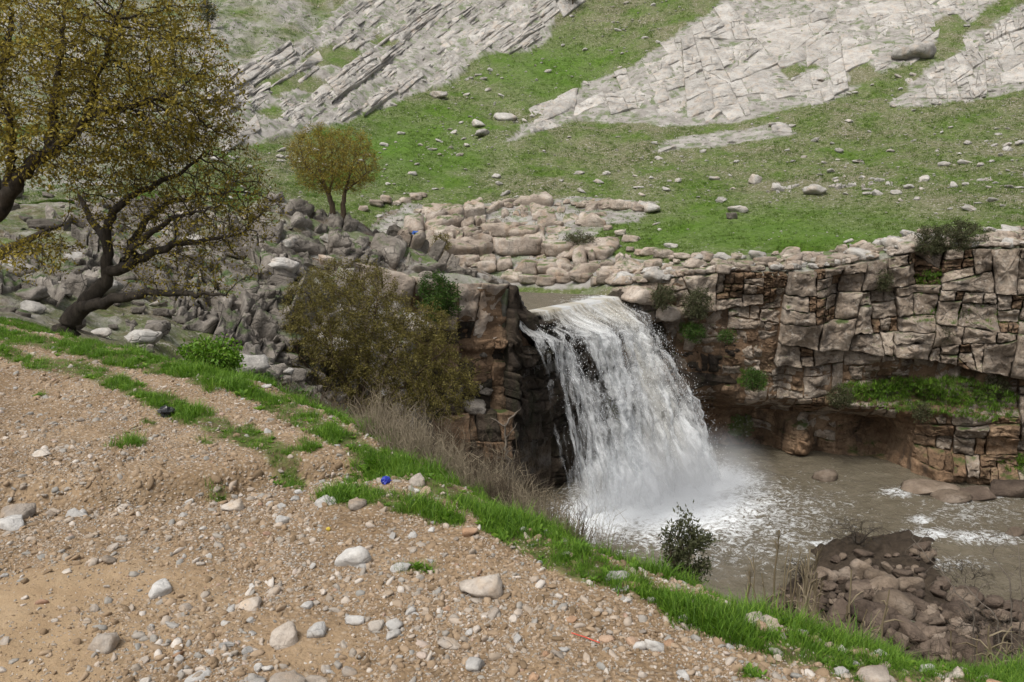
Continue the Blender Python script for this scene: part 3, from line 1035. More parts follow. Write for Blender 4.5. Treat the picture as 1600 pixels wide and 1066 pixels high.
attr(shelf, 'bank', np.zeros(cap.shape[0] * cap.shape[1])); attr(shelf, 'lush', np.full(cap.shape[0] * cap.shape[1], 0.4))
tag(link('plateau', shelf), 'stony grass shelf along the top of the cliff', kind='structure')
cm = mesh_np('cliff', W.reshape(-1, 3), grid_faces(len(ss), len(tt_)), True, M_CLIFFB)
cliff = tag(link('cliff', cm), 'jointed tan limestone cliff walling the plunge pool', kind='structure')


def cliff_cells(s0, s1, size_fn, jit, aspect, seed, step=0.08):
    rng = np.random.default_rng(seed)
    # t runs 0..12 up the wall so that joints follow the sloping rim
    R = rect(s0, 0, s1, 12)
    cells = fracture(R, size_fn, rng, (1, 0.0), aspect, jit, step)
    out = []
    for c, off in cells:
        c = orient_ccw(c).copy()
        zt = cliff_top(c[:, 0])
        c[:, 1] = -15.0 + (zt + 15.0) * c[:, 1] / 12
        out.append((c, float(np.clip(off, -0.30, 0.75))))
    return out


def size_right(c):
    s, t = c
    v = 1.0
    if t < 4.2: v = 0.75
    if t > 9.5: v = 1.0
    n = perlin(np.array([[s / 3.0, t / 2.5, 5.0]]))[0]
    return v * (1 + 1.3 * n) if n > -0.5 else v * 0.4


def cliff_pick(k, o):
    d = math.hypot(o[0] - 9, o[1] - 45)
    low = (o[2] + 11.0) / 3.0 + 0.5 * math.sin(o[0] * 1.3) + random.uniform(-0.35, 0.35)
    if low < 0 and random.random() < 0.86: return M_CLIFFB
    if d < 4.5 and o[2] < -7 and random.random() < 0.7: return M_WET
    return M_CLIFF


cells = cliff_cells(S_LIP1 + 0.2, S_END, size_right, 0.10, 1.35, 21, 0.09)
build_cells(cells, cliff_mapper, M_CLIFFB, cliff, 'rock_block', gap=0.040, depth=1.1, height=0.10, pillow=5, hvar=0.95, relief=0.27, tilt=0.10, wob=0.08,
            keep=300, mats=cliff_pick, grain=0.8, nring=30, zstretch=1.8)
# the dark wet wall behind the water and the left buttress
fall_wall = tag(empty('wet_cliff', (3, 43, -14)), 'dark wet rock wall behind the falling water', kind='structure')
cells = cliff_cells(S_LIP0 - 0.1, S_LIP1 + 0.2, lambda c: 0.9, 0.14, 0.9, 22)
build_cells(cells, lambda p, q, h: cliff_mapper(p, q, h) - np.array([3, 43, -14]), M_WET, fall_wall, 'rock_block', gap=0.02, depth=0.9, height=0.12, pillow=5, hvar=0.9, relief=0.22, tilt=0.1, wob=0.06, grain=0.9, zstretch=1.6)
butt = tag(empty('rock_buttress', (-2, 37.5, -13)), 'squared rock buttress standing left of the waterfall', kind='structure')
cells = cliff_cells(s_of_x(-8.5), S_LIP0 - 0.1, lambda c: 1.3 if c[1] > 8 else 0.9, 0.07, 1.0, 25)


def butt_pick(k, o):
    if o[2] + 13 > 8.3 + random.uniform(-0.6, 0.6) - 13 + 13: pass
    return M_TERR if o[2] - 13 > -4.4 else (M_CLIFFB if random.random() < 0.55 else M_WET)


build_cells(cells, lambda p, q, h: cliff_mapper(p, q, h) - np.array([-2, 37.5, -13]), M_CLIFFB, butt, 'rock_block', gap=0.025, depth=1.4, height=0.10, pillow=7, hvar=0.9, relief=0.16, tilt=0.06, wob=0.05,
            mats=butt_pick, grain=0.9, nring=34, zstretch=1.6)

# ------------------------------------------------------------------ bare slabs of the far hillside
def slab_field(poly, angle, size, aspect, seed, name, label, pad=10, **kw):
    rng = np.random.default_rng(seed)
    pa = np.array(poly, float)
    c = pa.mean(0)
    ca, sa = math.cos(angle), math.sin(angle)
    R = np.array([[ca, sa], [-sa, ca]])          # image axes to bedding axes
    q = (pa - c) @ R.T
    lo, hi = q.min(0), q.max(0)
    cells = fracture(rect(lo[0], lo[1], hi[0], hi[1]), lambda _c: size * (1 + 0.5 * math.sin(_c[0] * 0.013 + _c[1] * 0.031)), rng, (1, 0), aspect, kw.pop('jit', 0.16), kw.pop('step', 0.0015), 0.08)
    out = []
    for k, off in cells:
        w = k @ R + c
        m = w.mean(0)
        if not in_poly(m[0:1] + rng.normal(0, 7), m[1:2] + rng.normal(0, 4), poly)[0]:
            continue
        if m[0] < -60 or m[0] > 1680 or m[1] < -40:
            continue
        if any(((m[0] - a) / rx) ** 2 + ((m[1] - b) / ry) ** 2 < 1 for a, b, rx, ry in PATCHES):
            continue
        ins = in_poly(w[:, 0], w[:, 1], poly).mean()
        if ins < 0.99 and rng.random() < 1.15 - ins * 0.75:
            continue
        if rng.random() < kw.get('drop', 0.06):
            continue
        w = orient_ccw(w * np.array([1, -1])) * np.array([1, -1])   # counter-clockwise as seen
        out.append((w, float(np.clip(off, -0.25, 0.5))))
    kw.pop('drop', None)
    o = hit(c[0:1], c[1:2], 40)[0]
    e = tag(empty(name, o), label, 'rock outcrop')
    build_cells(out, lambda p, q2, h: hill_mapper(p, q2, h) - o, kw.pop('mat', M_PALE), e, kw.pop('piece', 'slab'), rng=rng, **kw)
    return len(out)


n1 = slab_field(SLAB_MAIN, math.radians(-16), 560, 1.7, 31, 'rock_outcrop', 'broad pale cracked limestone slab high on the right hillside', gap=0.30, depth=0.6, height=0.006, pillow=7, hvar=0.6, relief=0.30, tilt=0.0012, wob=0.05, grain=48, base=0.10, jit=0.20, step=0.0005, drop=0.05)
n2 = slab_field(SLAB_LEFT, math.radians(-36), 430, 6.5, 32, 'rock_outcrop', 'steep pale limestone strata slanting across the upper left hillside', gap=0.3, depth=0.8, height=0.018, pillow=5, hvar=0.8, relief=0.28, tilt=0.003, wob=0.06, grain=30, base=0.08, jit=0.06, step=0.0022, drop=0.08)
n3 = slab_field(SLAB_RIGHT, math.radians(-22), 330, 1.5, 33, 'rock_outcrop', 'cracked grey limestone patch at the right edge of the hillside', gap=0.36, depth=0.6, height=0.010, pillow=6, hvar=0.8, relief=0.26, tilt=0.002, wob=0.06, grain=36, base=0.08, jit=0.25, drop=0.08)
n4 = slab_field(SLAB_LOW, math.radians(-9), 500, 2.4, 34, 'rock_outcrop', 'small smooth pale slab in the grass below the broad cracked slab', gap=0.2, depth=0.6, height=0.008, pillow=5, hvar=0.6, relief=0.18, tilt=0.001, wob=0.06, grain=30, base=0.04)
LEDGE_STRIP = [(1165, 302), (1260, 292), (1400, 280), (1600, 270), (1680, 266), (1680, 280), (1600, 282), (1420, 290), (1280, 301), (1180, 310)]
n5 = slab_field(LEDGE_STRIP, math.radians(-3), 130, 2.4, 35, 'rock_outcrop', 'thin broken rock ledge running across the right grass slope', gap=0.7, depth=0.5, height=0.07, pillow=3, hvar=0.7, relief=0.12, tilt=0.008, wob=0.14, grain=9, drop=0.30, mat=M_PALE)
n6 = slab_field(TERRACE, math.radians(-7), 760, 2.6, 36, 'rock_terrace', 'stepped terrace of rounded tan boulders beyond the upper river', gap=0.9, depth=0.9, height=0.10, pillow=2.8, hvar=0.8, relief=0.16, tilt=0.008, wob=0.08, grain=14, drop=0.10, mat=M_TERR, piece='boulder', rounding=1, step=0.005)
RIDGE = [(424, 306), (462, 312), (505, 335), (548, 352), (600, 362), (652, 376), (700, 402), (740, 420), (782, 436), (782, 452), (735, 455), (690, 452), (640, 446), (590, 430), (540, 410), (470, 408), (420, 400), (395, 360)]


def ridge_field():
    rng = np.random.default_rng(37)
    pa = np.array(RIDGE, float); c = pa.mean(0)
    an = math.radians(22)
    R = np.array([[math.cos(an), math.sin(an)], [-math.sin(an), math.cos(an)]])
    q = (pa - c) @ R.T
    lo, hi = q.min(0), q.max(0)
    cells = fracture(rect(lo[0], lo[1], hi[0], hi[1]), lambda _: 560, rng, (1, 0), 1.7, 0.2, 0.005)
    out = []
    for k, off in cells:
        w = k @ R + c
        m = w.mean(0)
        if in_poly(m[0:1], m[1:2], RIDGE)[0] and rng.random() > 0.05:
            out.append((orient_ccw(w * np.array([1, -1])) * np.array([1, -1]), float(np.clip(off, -0.2, 0.4))))
    o = hit(c[0:1], c[1:2], 16)[0]
    e = tag(empty('rock_ridge', o), 'grey ridge of stacked stone slabs running down to the waterfall', 'rock outcrop')
    build_cells(out, lambda p, q2, h: bank_mapper(p, q2, h) - o, M_BANK, e, 'boulder', gap=0.8, depth=0.8, height=0.08, pillow=3.4, hvar=0.8, relief=0.18, tilt=0.004, wob=0.08, grain=13, rounding=1, rng=rng)
    return len(out)


n7 = ridge_field()

def bank_field():
    rng = np.random.default_rng(39)
    poly = [(0, 345), (120, 325), (230, 305), (330, 318), (420, 385), (520, 415), (640, 452), (690, 480), (650, 520), (560, 560), (470, 600), (395, 590), (330, 548), (200, 520), (110, 478), (0, 452)]
    c = np.array([320.0, 450.0]); an = math.radians(18)
    R = np.array([[math.cos(an), math.sin(an)], [-math.sin(an), math.cos(an)]])
    q = (np.array(poly, float) - c) @ R.T
    lo, hi = q.min(0), q.max(0)
    out = []
    for k, off in fracture(rect(lo[0], lo[1], hi[0], hi[1]), lambda _: 420, rng, (1, 0), 1.9, 0.25, 0.006, 0.2):
        w = k @ R + c
        m = w.mean(0)
        if in_poly(m[0:1], m[1:2], poly)[0] and rng.random() > 0.22:
            out.append((orient_ccw(w * np.array([1, -1])) * np.array([1, -1]), float(np.clip(off, -0.3, 0.3))))
    o = hit(c[0:1], c[1:2], 16)[0]
    e = tag(empty('bedrock_bank', o), 'broken grey bedrock on the gully bank behind the leaning tree', 'rock outcrop')
    build_cells(out, lambda p, q2, h: bank_mapper(p, q2, h) - o, M_BANK, e, 'rock_block', gap=1.0, depth=0.6, height=0.035, pillow=3.4, hvar=0.9, relief=0.16, tilt=0.008, wob=0.10, grain=13, rounding=0, rng=rng, base=-0.05)
    return len(out)


n8 = bank_field()
print('cells', n1, n2, n3, n4, n5, n6, n7, n8, round(time.time() - T0, 1))

# ------------------------------------------------------------------ boulders on rim, banks and slopes
BM = {}


def bmesh_variants(key, mat, sub=3, n=7, **kw):
    BM[key] = [rock_mesh('boulder', sub, 100 + 13 * k + len(key), mat, **kw) for k in range(n)]


bmesh_variants('terr', M_TERR, 3, 7, box=1.0, planes=7)
bmesh_variants('bank', M_BANK, 3, 7, box=1.0, planes=8)
bmesh_variants('pale', M_PALE, 3, 9, planes=9, rough=0.16)
bmesh_variants('mud', M_MUDROCK, 3, 6, planes=10, rough=0.15)
bmesh_variants('tanmud', rock_mat('tan_bank_rock', (0.10, 0.075, 0.054), (0.18, 0.138, 0.102), (0.27, 0.22, 0.175), 1.2, 0.8), 3, 5, planes=9, rough=0.12)
bmesh_variants('cliff', M_CLIFF, 3, 6, box=1.0, planes=7)


def put_boulder(key, p, size, flat=0.7, sink=0.25, parent=None, name='boulder', rng=RNG, yaw=None, stretch=1.25, tilt=0.25):
    me = BM[key][rng.integers(len(BM[key]))]
    s = np.array([size * rng.uniform(0.9, stretch), size * rng.uniform(0.8, 1.1), size * flat * rng.uniform(0.8, 1.2)])
    loc = np.array(p, float) + np.array([0, 0, s[2] * (1 - 2 * sink)])
    rot = (rng.normal(0, tilt * 0.5), rng.normal(0, tilt * 0.5), rng.uniform(-0.5, 0.5) if yaw is None else yaw)
    if parent is not None:
        loc = loc - np.array(parent.location)
    return link(name, me, parent, loc, rot, s)


# rubble along the top of the right cliff
rng = np.random.default_rng(51)
rim_rub = tag(empty('boulder_line', (15, 47, -2.5)), 'line of broken pale boulders along the top of the right cliff', 'rock outcrop')
k = 0
for px in np.arange(968, 1640, 5.0):
    top = np.interp(px, [960, 1000, 1060, 1160, 1280, 1330, 1430, 1600], [446, 432, 420, 408, 408, 396, 376, 366])
    for row in range(4):
        if rng.random() < (0.25, 0.3, 0.45, 0.6)[row]: continue
        py = top + (10, 3, -6, -14)[row] + rng.normal(0, 4)
        if 1010 < px < 1180 and row == 2 and rng.random() < 0.4: py -= rng.uniform(0, 10)
        a_, m_ = ray(px + rng.normal(0, 3), py)
        x_ = float(a_) * 45; yb_ = float(rim_y(x_)) + max(0.0, -float(cliff_off(np.array([s_of_x(x_)]), np.array([float(cliff_top(s_of_x(x_))) - 0.3]))[0])) + (0.15, 0.8, 1.7, 3.0)[row] + rng.normal(0, 0.2)
        x_ = float(a_) * yb_
        zt_ = float(tsample(TB, np.array([x_ / yb_]), np.array([yb_]))[0])
        g = np.array([x_, yb_, min(zt_, float(cliff_top(np.array(s_of_x(x_)))) + 0.3 * (0.4, 0.9, 1.9, 9)[row])])
        sz = rng.choice([0.18, 0.28, 0.42, 0.62], p=[0.35, 0.35, 0.2, 0.1])
        put_boulder('terr' if rng.random() < 0.75 else 'pale', g, sz, 0.62, 0.3, rim_rub, 'boulder', rng)
        k += 1
# named big boulders at the rim
for px, py, y, sz, fl, lab in [(1000, 462, 46.6, 1.05, 0.62, 'big pale rounded boulder at the right shoulder of the waterfall'),
                               (1045, 490, 46.4, 0.8, 0.7, 'brown angular boulder on the cliff just right of the pale shoulder boulder')]:
    me = BM['terr'][3 if sz > 1 else 1]
    w = at(px, py, y)
    tag(link('boulder', me, None, w, (0.1, 0.15, 0.4), (sz, sz * 0.9, sz * fl)), lab, 'boulder')
# left bank: rocks of the gully side, seen through the trees
rng = np.random.default_rng(52)
bank_rub = tag(empty('rocky_bank', (-9, 26, -3)), 'rock-strewn bank of the gully behind the leaning tree', 'rock outcrop')
k = 0
while k < 230:
    px, py = rng.uniform(0, 760), rng.uniform(300, 640)
    edge = np.interp(px, [p[0] for p in EDGE_PX], [p[1] for p in EDGE_PX])
    if py > edge - 4: continue
    crest = np.interp(px, [0, 200, 330, 430, 525, 620, 700, 780], [270, 290, 310, 318, 345, 376, 415, 445])
    if py < crest: continue
    g = hit(px, py, 15)[0]
    if g[1] > 58: continue
    w = 1.0 if 330 < px < 480 else 0.75
    if rng.random() > w: continue
    sz = rng.choice([0.13, 0.22, 0.36, 0.6], p=[0.36, 0.36, 0.21, 0.07]) * (0.55 + g[1] / 60)
    put_boulder('bank' if rng.random() < 0.8 else 'pale', g, sz, 0.62, 0.28, bank_rub, 'boulder', rng, None, 1.5, 0.5)
    k += 1
# terrace rows: rounded blocks one can count
rng = np.random.default_rng(53)
rows = [([(652, 334), (720, 328), (800, 322), (880, 318), (960, 322)], 22, 0.36), ([(790, 392), (840, 392), (890, 398), (935, 404)], 6, 1.0), ([(905, 322), (960, 326), (1015, 326)], 8, 0.6),
        ([(720, 418), (780, 420), (840, 424), (900, 426), (960, 428), (1000, 424)], 10, 0.85), ([(800, 438), (860, 441), (930, 440), (965, 440)], 8, 0.7),
        ([(700, 375), (760, 368), (820, 372)], 4, 1.1), ([(570, 325), (620, 318), (660, 308)], 7, 0.5), ([(840, 345), (900, 352), (960, 358), (985, 375)], 6, 0.5), ([(985, 390), (1040, 402), (1090, 408)], 9, 0.45)]
terr_e = tag(empty('boulder_row', (2, 57, -2)), 'rows of rounded tan boulders stepping up from the upper river', 'rock outcrop')
for pts, n, sz in rows:
    pts = np.array(pts, float)
    for t in np.linspace(0, len(pts) - 1, n):
        p = np.array([np.interp(t, range(len(pts)), pts[:, 0]), np.interp(t, range(len(pts)), pts[:, 1])]) + rng.normal(0, 2.0, 2)
        g = hit(p[0], p[1], 44)[0]
        put_boulder('terr', g, sz * rng.uniform(0.7, 1.25) * 1.15, 0.62, 0.3, terr_e, 'boulder', rng, rng.normal(0, 0.25), 1.4, 0.2)
# loose stones on the grass slopes
rng = np.random.default_rng(54)
cand = []
while len(cand) < 5200:
    px, py = rng.uniform(330, 1640), rng.uniform(-10, 400)
    dens = 0.35
    if 640 < px < 1080 and py < 260 and in_poly([px], [py], [(640, 130), (760, 80), (900, 10), (1080, 0), (1000, 100), (880, 150), (780, 230), (650, 260)])[0]: dens = 1.0
    if 950 < px and 150 < py < 320 and in_poly([px], [py], [(950, 250), (1300, 200), (1600, 150), (1600, 290), (1200, 320), (950, 310)])[0]: dens = 0.6
    if py > 320 and px > 950: dens = 0.12
    if py < 230 and rng.random() > 0.12 and (in_poly([px], [py], SLAB_MAIN)[0] if px > 780 else in_poly([px], [py], SLAB_LEFT)[0]): continue
    if rng.random() > dens: continue
    cand.append((px, py, 0.04 + 0.045 * rng.pareto(1.9)))
pts = hit([c[0] for c in cand], [c[1] for c in cand], 44)
order = sorted(range(len(cand)), key=lambda i: -cand[i][2] / pts[i][1])
sv, sf, so = [], [], 0
lowv = [boulder_verts(1, 300 + k, planes=8) for k in range(6)]
for r, i in enumerate(order):
    g = pts[i]; sz = min(cand[i][2] * 0.8, 0.36)
    if g[1] > 250: continue
    if r < 280:
        put_boulder('pale', g, sz, 0.6, 0.3, hillside, 'stone', rng, None, 1.4, 0.5)
    else:
        v, f = lowv[r % 6]
        an = rng.uniform(0, 6.28)
        R = np.array([[math.cos(an), -math.sin(an), 0], [math.sin(an), math.cos(an), 0], [0, 0, 1]])
        sv.append((v * np.array([sz * 1.2, sz, sz * 0.6])) @ R.T + g + np.array([0, 0, sz * 0.25])); sf.append(f + so); so += len(v)
tag(link('scattered_stones', mesh_np('scattered_stones', np.concatenate(sv), np.concatenate(sf), True, M_PALE)), 'small pale stones strewn over the grassy hillside', 'stones', kind='stuff')
for px, py, sz, lab in [(1152, 330, 0.5, 'upper of two grey boulders lying together on the open grass slope'), (1143, 341, 0.45, 'lower of two grey boulders lying together on the open grass slope'),
                        (793, 188, 1.05, 'largest grey boulder in the group high on the grass slope'), (755, 212, 0.8, 'grey boulder lowest in the group high on the grass slope'),
                        (748, 197, 0.6, 'squat boulder left in the group high on the grass slope'), (685, 152, 0.8, 'lone pale boulder below the slanting strata'),
                        (1440, 90, 1.7, 'big grey boulder lodged between the two cracked slabs'), (1415, 92, 1.3, 'second grey boulder lodged left of the big one between the slabs'),
                        (1012, 330, 0.8, 'pale boulder atop the little rock pile above the terrace'), (1275, 302, 0.6, 'pale boulder at the left end of the thin rock ledge'),
                        (1180, 285, 0.6, 'grey boulder just above the left end of the thin rock ledge')]:
    g = hit(px, py, 44)[0]
    tag(put_boulder('pale' if sz != 0.45 else 'bank', g, sz, 0.72, 0.25, None, 'boulder', rng, None, 1.3), lab, 'boulder')

# boulders and drift on the muddy near bank of the pool
rng = np.random.default_rng(55)
mud_e = tag(empty('boulder_bank', (13, 31, -13.5)), 'muddy bank heaped with brown boulders at the pool outlet', 'rock outcrop')
k = 0
while k < 290:
    px, py = rng.uniform(1215, 1620), rng.uniform(855, 1045)
    if not in_poly([px], [py], [(1215, 925), (1290, 880), (1340, 862), (1420, 840), (1480, 850), (1520, 900), (1600, 950), (1640, 1045), (1500, 1040), (1300, 1005), (1215, 960)])[0]: continue
    g = hit(px, py, 20)[0]
    sz = rng.choice([0.13, 0.2, 0.3, 0.46], p=[0.34, 0.36, 0.22, 0.08])
    put_boulder('mud' if rng.random() < 0.75 else 'tanmud', g, sz, 0.75, 0.25, mud_e, 'boulder', rng, None, 1.4, 0.6)
    k += 1
for px, py, sz, fl_, key, lab in [(1395, 958, 0.52, 0.75, 'tanmud', 'pale round boulder on the muddy bank right of the reeds'), (1447, 965, 0.48, 0.7, 'tanmud', 'tan boulder right of the pale round one on the muddy bank'),
                            (1346, 900, 0.38, 1.15, 'tanmud', 'upright orange boulder at the water side of the muddy bank'), (1420, 978, 0.3, 0.6, 'bank', 'small pale boulder in front of the two tan ones'),
                            (1463, 975, 0.3, 0.6, 'mud', 'dark low boulder at the front of the muddy bank'), (1372, 915, 0.42, 0.9, 'tanmud', 'pinkish boulder beside the upright orange one'),
                            (1440, 860, 0.42, 0.6, 'mud', 'broad muddy boulder at the tip of the bank')]:
    g = hit(px, py, 20)[0]
    tag(put_boulder(key, g, sz, fl_, 0.22, None, 'boulder', rng, 0.3, 1.15), lab, 'boulder')
# fallen slabs at the foot of the right cliff
for px, py, sz, fl_, yaw, lab in [(1455, 766, 1.1, 0.30, 0.3, 'long flat slab lying in the water at the cliff foot'), (1478, 778, 0.7, 0.34, -0.5, 'smaller flat slab in front of the long one at the cliff foot'),
                            (1528, 776, 0.9, 0.32, 0.1, 'flat brown slab in the shallows right of the other two'), (1288, 748, 0.5, 0.55, 0.4, 'orange rock at the water line below the cave'),
                            (1590, 772, 0.9, 0.7, 0.0, 'dark boulder at the water line by the right picture edge'), (1582, 836, 0.35, 0.6, 0.2, 'small tan rock in the rapids near the right picture edge')]:
    p = on_plane(px, py, Z_POOL)
    me = BM['tanmud'][int(px) % 5] if sz != 0.9 else BM['mud'][2]
    tag(link('fallen_slab', me, None, (p[0], p[1], Z_POOL + sz * fl_ * 0.3), (0.12, -0.14, yaw), (sz * 1.3, sz * 0.85, sz * fl_)), lab, 'rock')
# rubble low on the gully side, just over the brink
rng = np.random.default_rng(57)
k = 0
while k < 60:
    px, py = rng.uniform(380, 640), rng.uniform(560, 690)
    edge = np.interp(px, [p[0] for p in EDGE_PX], [p[1] for p in EDGE_PX])
    if py > edge - 8 or py < edge - 70: continue
    g = hit(px, py, 14)[0]
    put_boulder('bank', g, rng.choice([0.12, 0.2, 0.32]) * (0.5 + g[1] / 50), 0.62, 0.25, bank_rub, 'boulder', rng, None, 1.5, 0.5)
    k += 1
# ------------------------------------------------------------------ water
def water_material(name, foam_lo=0.5):
    t = NT(name)
    fo = t.attr('foam')
    n = t.noise(0.9, 6, 0.62, t.scaled(1, 1, 1), 1.2)
    silt = t.ramp(n, [(0.3, (0.100, 0.086, 0.060)), (0.6, (0.140, 0.121, 0.088)), (0.8, (0.18, 0.158, 0.12))])
    fn = t.noise(1.7, 5, 0.6, None, 2.0)
    fl = t.noise(1.3, 6, 0.7, None, 2.2)
    web = t.ramp(t.math('ABSOLUTE', t.math('SUBTRACT', fl, 0.5)), [(0.0, 1.0), (0.05, 0.0)])
    f = t.math('ADD', fo, t.math('MULTIPLY', t.math('SUBTRACT', fn, 0.5), 1.35))
    f = t.math('MULTIPLY_ADD', web, t.math('MULTIPLY_ADD', fo, 0.6, 0.05), f)
    fm = t.ramp(f, [(foam_lo - 0.08, 0), (foam_lo + 0.34, 1)])
    c = t.mix(fm, silt, (0.74, 0.76, 0.77))
    rough = t.math('MULTIPLY_ADD', fm, 0.65, 0.14)
    h = t.math('ADD', t.noise(2.2, 5, 0.6, None, 0.8), t.math('MULTIPLY', t.noise(9, 4, 0.6), 0.3))
    h = t.math('MULTIPLY_ADD', fm, 0.25, h)
    b = t.principled(c, rough, t.bump(h, 0.55, 0.22), 0.5)
    b.inputs['IOR'].default_value = 1.33
    return t.finish(b)


M_WATER = water_material('silty_water')
LIP_L, LIP_R = np.array([0.05, 38.55]), np.array([6.35, 46.95])
bl = on_plane(880, 822, Z_POOL); br = on_plane(1118, 746, Z_POOL)
BASE_L, BASE_R = np.array(bl), np.array(br)

# plunge pool and the river leaving it
gx = np.linspace(-5, 55, 230); gyy = np.linspace(20, 50, 150)
PX_, PY_ = np.meshgrid(gx, gyy, indexing='ij')
dB, sB, tB = line_dist(PX_.ravel(), PY_.ravel(), [tuple(BASE_L), tuple(BASE_R)])
side = dB * sB                                        # negative towards the camera and downstream
amp = 0.05 + 0.16 * np.exp(-dB / 3.5)
wz = amp * fbm(np.column_stack([PX_.ravel() / 1.1, PY_.ravel() / 1.1, np.zeros(PX_.size)]), 4, 0.55)
rap = 0.0
foam = 1.2 * np.exp(-np.maximum(dB - 0.5, 0) / 1.9)
cpx, cpy = project(PX_.ravel(), PY_.ravel(), np.full(PX_.size, Z_POOL))
foam = np.maximum(foam, 0.92 - 0.55 * np.hypot((cpx - 1060) / 175, (cpy - 795) / 62))
foam = np.maximum(foam, 0.50 - 0.20 * np.hypot((cpx - 1150) / 150, (cpy - 815) / 60))
for cx, cy, rx, ry, a in [(1450, 838, 60, 12, 0.56), (1535, 842, 70, 12, 0.54), (1400, 772, 40, 10, 0.48), (1440, 815, 26, 9, 0.54), (1290, 852, 40, 9, 0.5), (1520, 800, 120, 40, 0.34), (1245, 870, 80, 30, 0.33), (1480, 880, 80, 14, 0.4)]:
    foam = np.maximum(foam, a * np.clip(1.25 - 0.7 * np.hypot((cpx - cx) / rx, (cpy - cy) / ry), 0, 1))
    wz = wz + 0.10 * np.exp(-((cpx - cx) / rx) ** 2 - ((cpy - cy) / (ry * 1.3)) ** 2) * (a > 0.45)
foam = np.maximum(foam, 0.14)
me = mesh_np('pool', np.stack([PX_.ravel(), PY_.ravel(), Z_POOL + wz], 1), grid_faces(*PX_.shape), True, M_WATER)
attr(me, 'foam', np.clip(foam, 0, 1.2))
tag(link('pool', me), 'silty brown plunge pool with white foam below the falls', kind='structure')

# the river above the lip
uu = np.linspace(0, 1, 130); vv = np.linspace(0, 1, 90)
UU, VV = np.meshgrid(uu, vv, indexing='ij')
lipx = LIP_L[0] - 0.25 + (LIP_R[0] - LIP_L[0] + 0.9) * UU
lipy = LIP_L[1] + 0.05 + (LIP_R[1] - LIP_L[1] + 0.9) * UU
back = np.array([-11.0, 13.5])
RX = lipx + back[0] * VV * 1.4; RY = lipy + back[1] * VV * (1.25 - 0.9 * UU)
rz = Z_RIVER + 0.035 * fbm(P2(RX.ravel(), RY.ravel(), 0.9, 3.3), 4) - 0.12 * sstep(0.06, 0.0, VV.ravel())
me = mesh_np('river', np.stack([RX.ravel(), RY.ravel(), rz], 1), grid_faces(*UU.shape), True, M_WATER)
attr(me, 'foam', np.clip(0.12 + 0.55 * sstep(0.22, 0.0, VV.ravel()) * sstep(0.35, 0.9, UU.ravel()), 0, 1))
me.flip_normals()
tag(link('river', me), 'silty brown river sliding towards the lip of the falls', kind='structure')


def fall_point(s, tau, out=0.0):
    """s along the lip, tau from just upstream (-0.1) down to the pool (1)"""
    s = np.asarray(s, float); tau = np.asarray(tau, float)
    T = LIP_L[None, :] + (LIP_R - LIP_L)[None, :] * s[:, None]
    B = BASE_L[None, :] + (BASE_R - BASE_L)[None, :] * s[:, None]
    tp = np.maximum(tau, 0)
    g = 0.62 * tp ** 2 + 0.38 * tp
    step = sstep(0.10, 0.26, tp) * 0.22 * (1 - sstep(0.55, 0.85, s)) * (1 + 0.35 * np.sin(s * 17))
    h = tp * (1 - 0.17) + 0.17 * tp ** 1.5 + step * (1 - tp)
    g = g - 0.035 * np.exp(-((tp - 0.30) / 0.10) ** 2) * (1 - sstep(0.55, 0.85, s))
    n = np.array([0.80, -0.60])
    up = np.minimum(tau, 0)
    xy = T + (B - T) * h[:, None] + n[None, :] * (up * 9.0)[:, None] + n[None, :] * np.asarray(out)[..., None]
    z = Z_RIVER + 0.02 - (Z_RIVER - Z_POOL + 0.15) * g + 0.05 * (tau < 0)
    return np.column_stack([xy, z])


def fall_material(name, dens, tone=(0.88, 0.90, 0.915), tan=(0.56, 0.50, 0.38), fine=1.0):
    t = NT(name)
    uv = t.n('Attribute'); uv.attribute_name = 'flow'
    sep = t.n('SeparateXYZ'); t.l(uv.outputs['Vector'], sep.inputs[0])
    v1 = t.scaled(1.5 * fine, 0.20 * fine, 1, uv.outputs['Vector'])
    v2 = t.scaled(4.5 * fine, 0.75 * fine, 1, uv.outputs['Vector'])
    v3 = t.scaled(11 * fine, 3.5 * fine, 1, uv.outputs['Vector'])
    n1 = t.noise(1.0, 5, 0.6, v1, 0.7); n2 = t.noise(1.0, 6, 0.66, v2, 0.9); n3 = t.noise(1.0, 4, 0.7, v3, 0.6)
    f = t.math('ADD', t.math('MULTIPLY', n1, 1.15), t.math('ADD', t.math('MULTIPLY', n2, 0.85), t.math('MULTIPLY', n3, 0.25)))
    f = t.math('ADD', f, t.math('SUBTRACT', t.attr('thick'), 1.125))      # noise centred, plus how thick the water is here
    a = t.ramp(t.math('ADD', f, dens), [(0.25, 0), (0.72, 1)])
    c = t.mix(t.ramp(t.math('ADD', t.math('MULTIPLY', n2, 0.5), t.math('MULTIPLY', n3, 0.5)), [(0.34, 0), (0.5, 1)]), (0.42, 0.44, 0.46), tone)
    c = t.mix(t.math('MULTIPLY', t.attr('silt'), t.ramp(n1, [(0.35, 1.0), (0.62, 0.15)])), c, tan)
    dif = t.principled(c, 0.55, t.bump(t.math('ADD', n2, n3), 0.35, 0.2), 0.2)
    tr = t.n('BsdfTranslucent'); t.l(c, tr.inputs[0])
    m1 = t.n('MixShader'); m1.inputs[0].default_value = 0.4
    t.l(dif.outputs[0], m1.inputs[1]); t.l(tr.outputs[0], m1.inputs[2])
    tp = t.n('BsdfTransparent')
    m2 = t.n('MixShader'); t.l(a, m2.inputs[0]); t.l(tp.outputs[0], m2.inputs[1]); t.l(m1.outputs[0], m2.inputs[2])
    return t.finish(m2)


fall = tag(empty('waterfall', (float(BASE_R[0]) - 3, float(BASE_R[1]) - 2, Z_POOL)), 'wide white waterfall plunging over the rock lip into the pool', kind='structure')
fl = np.array(fall.location)


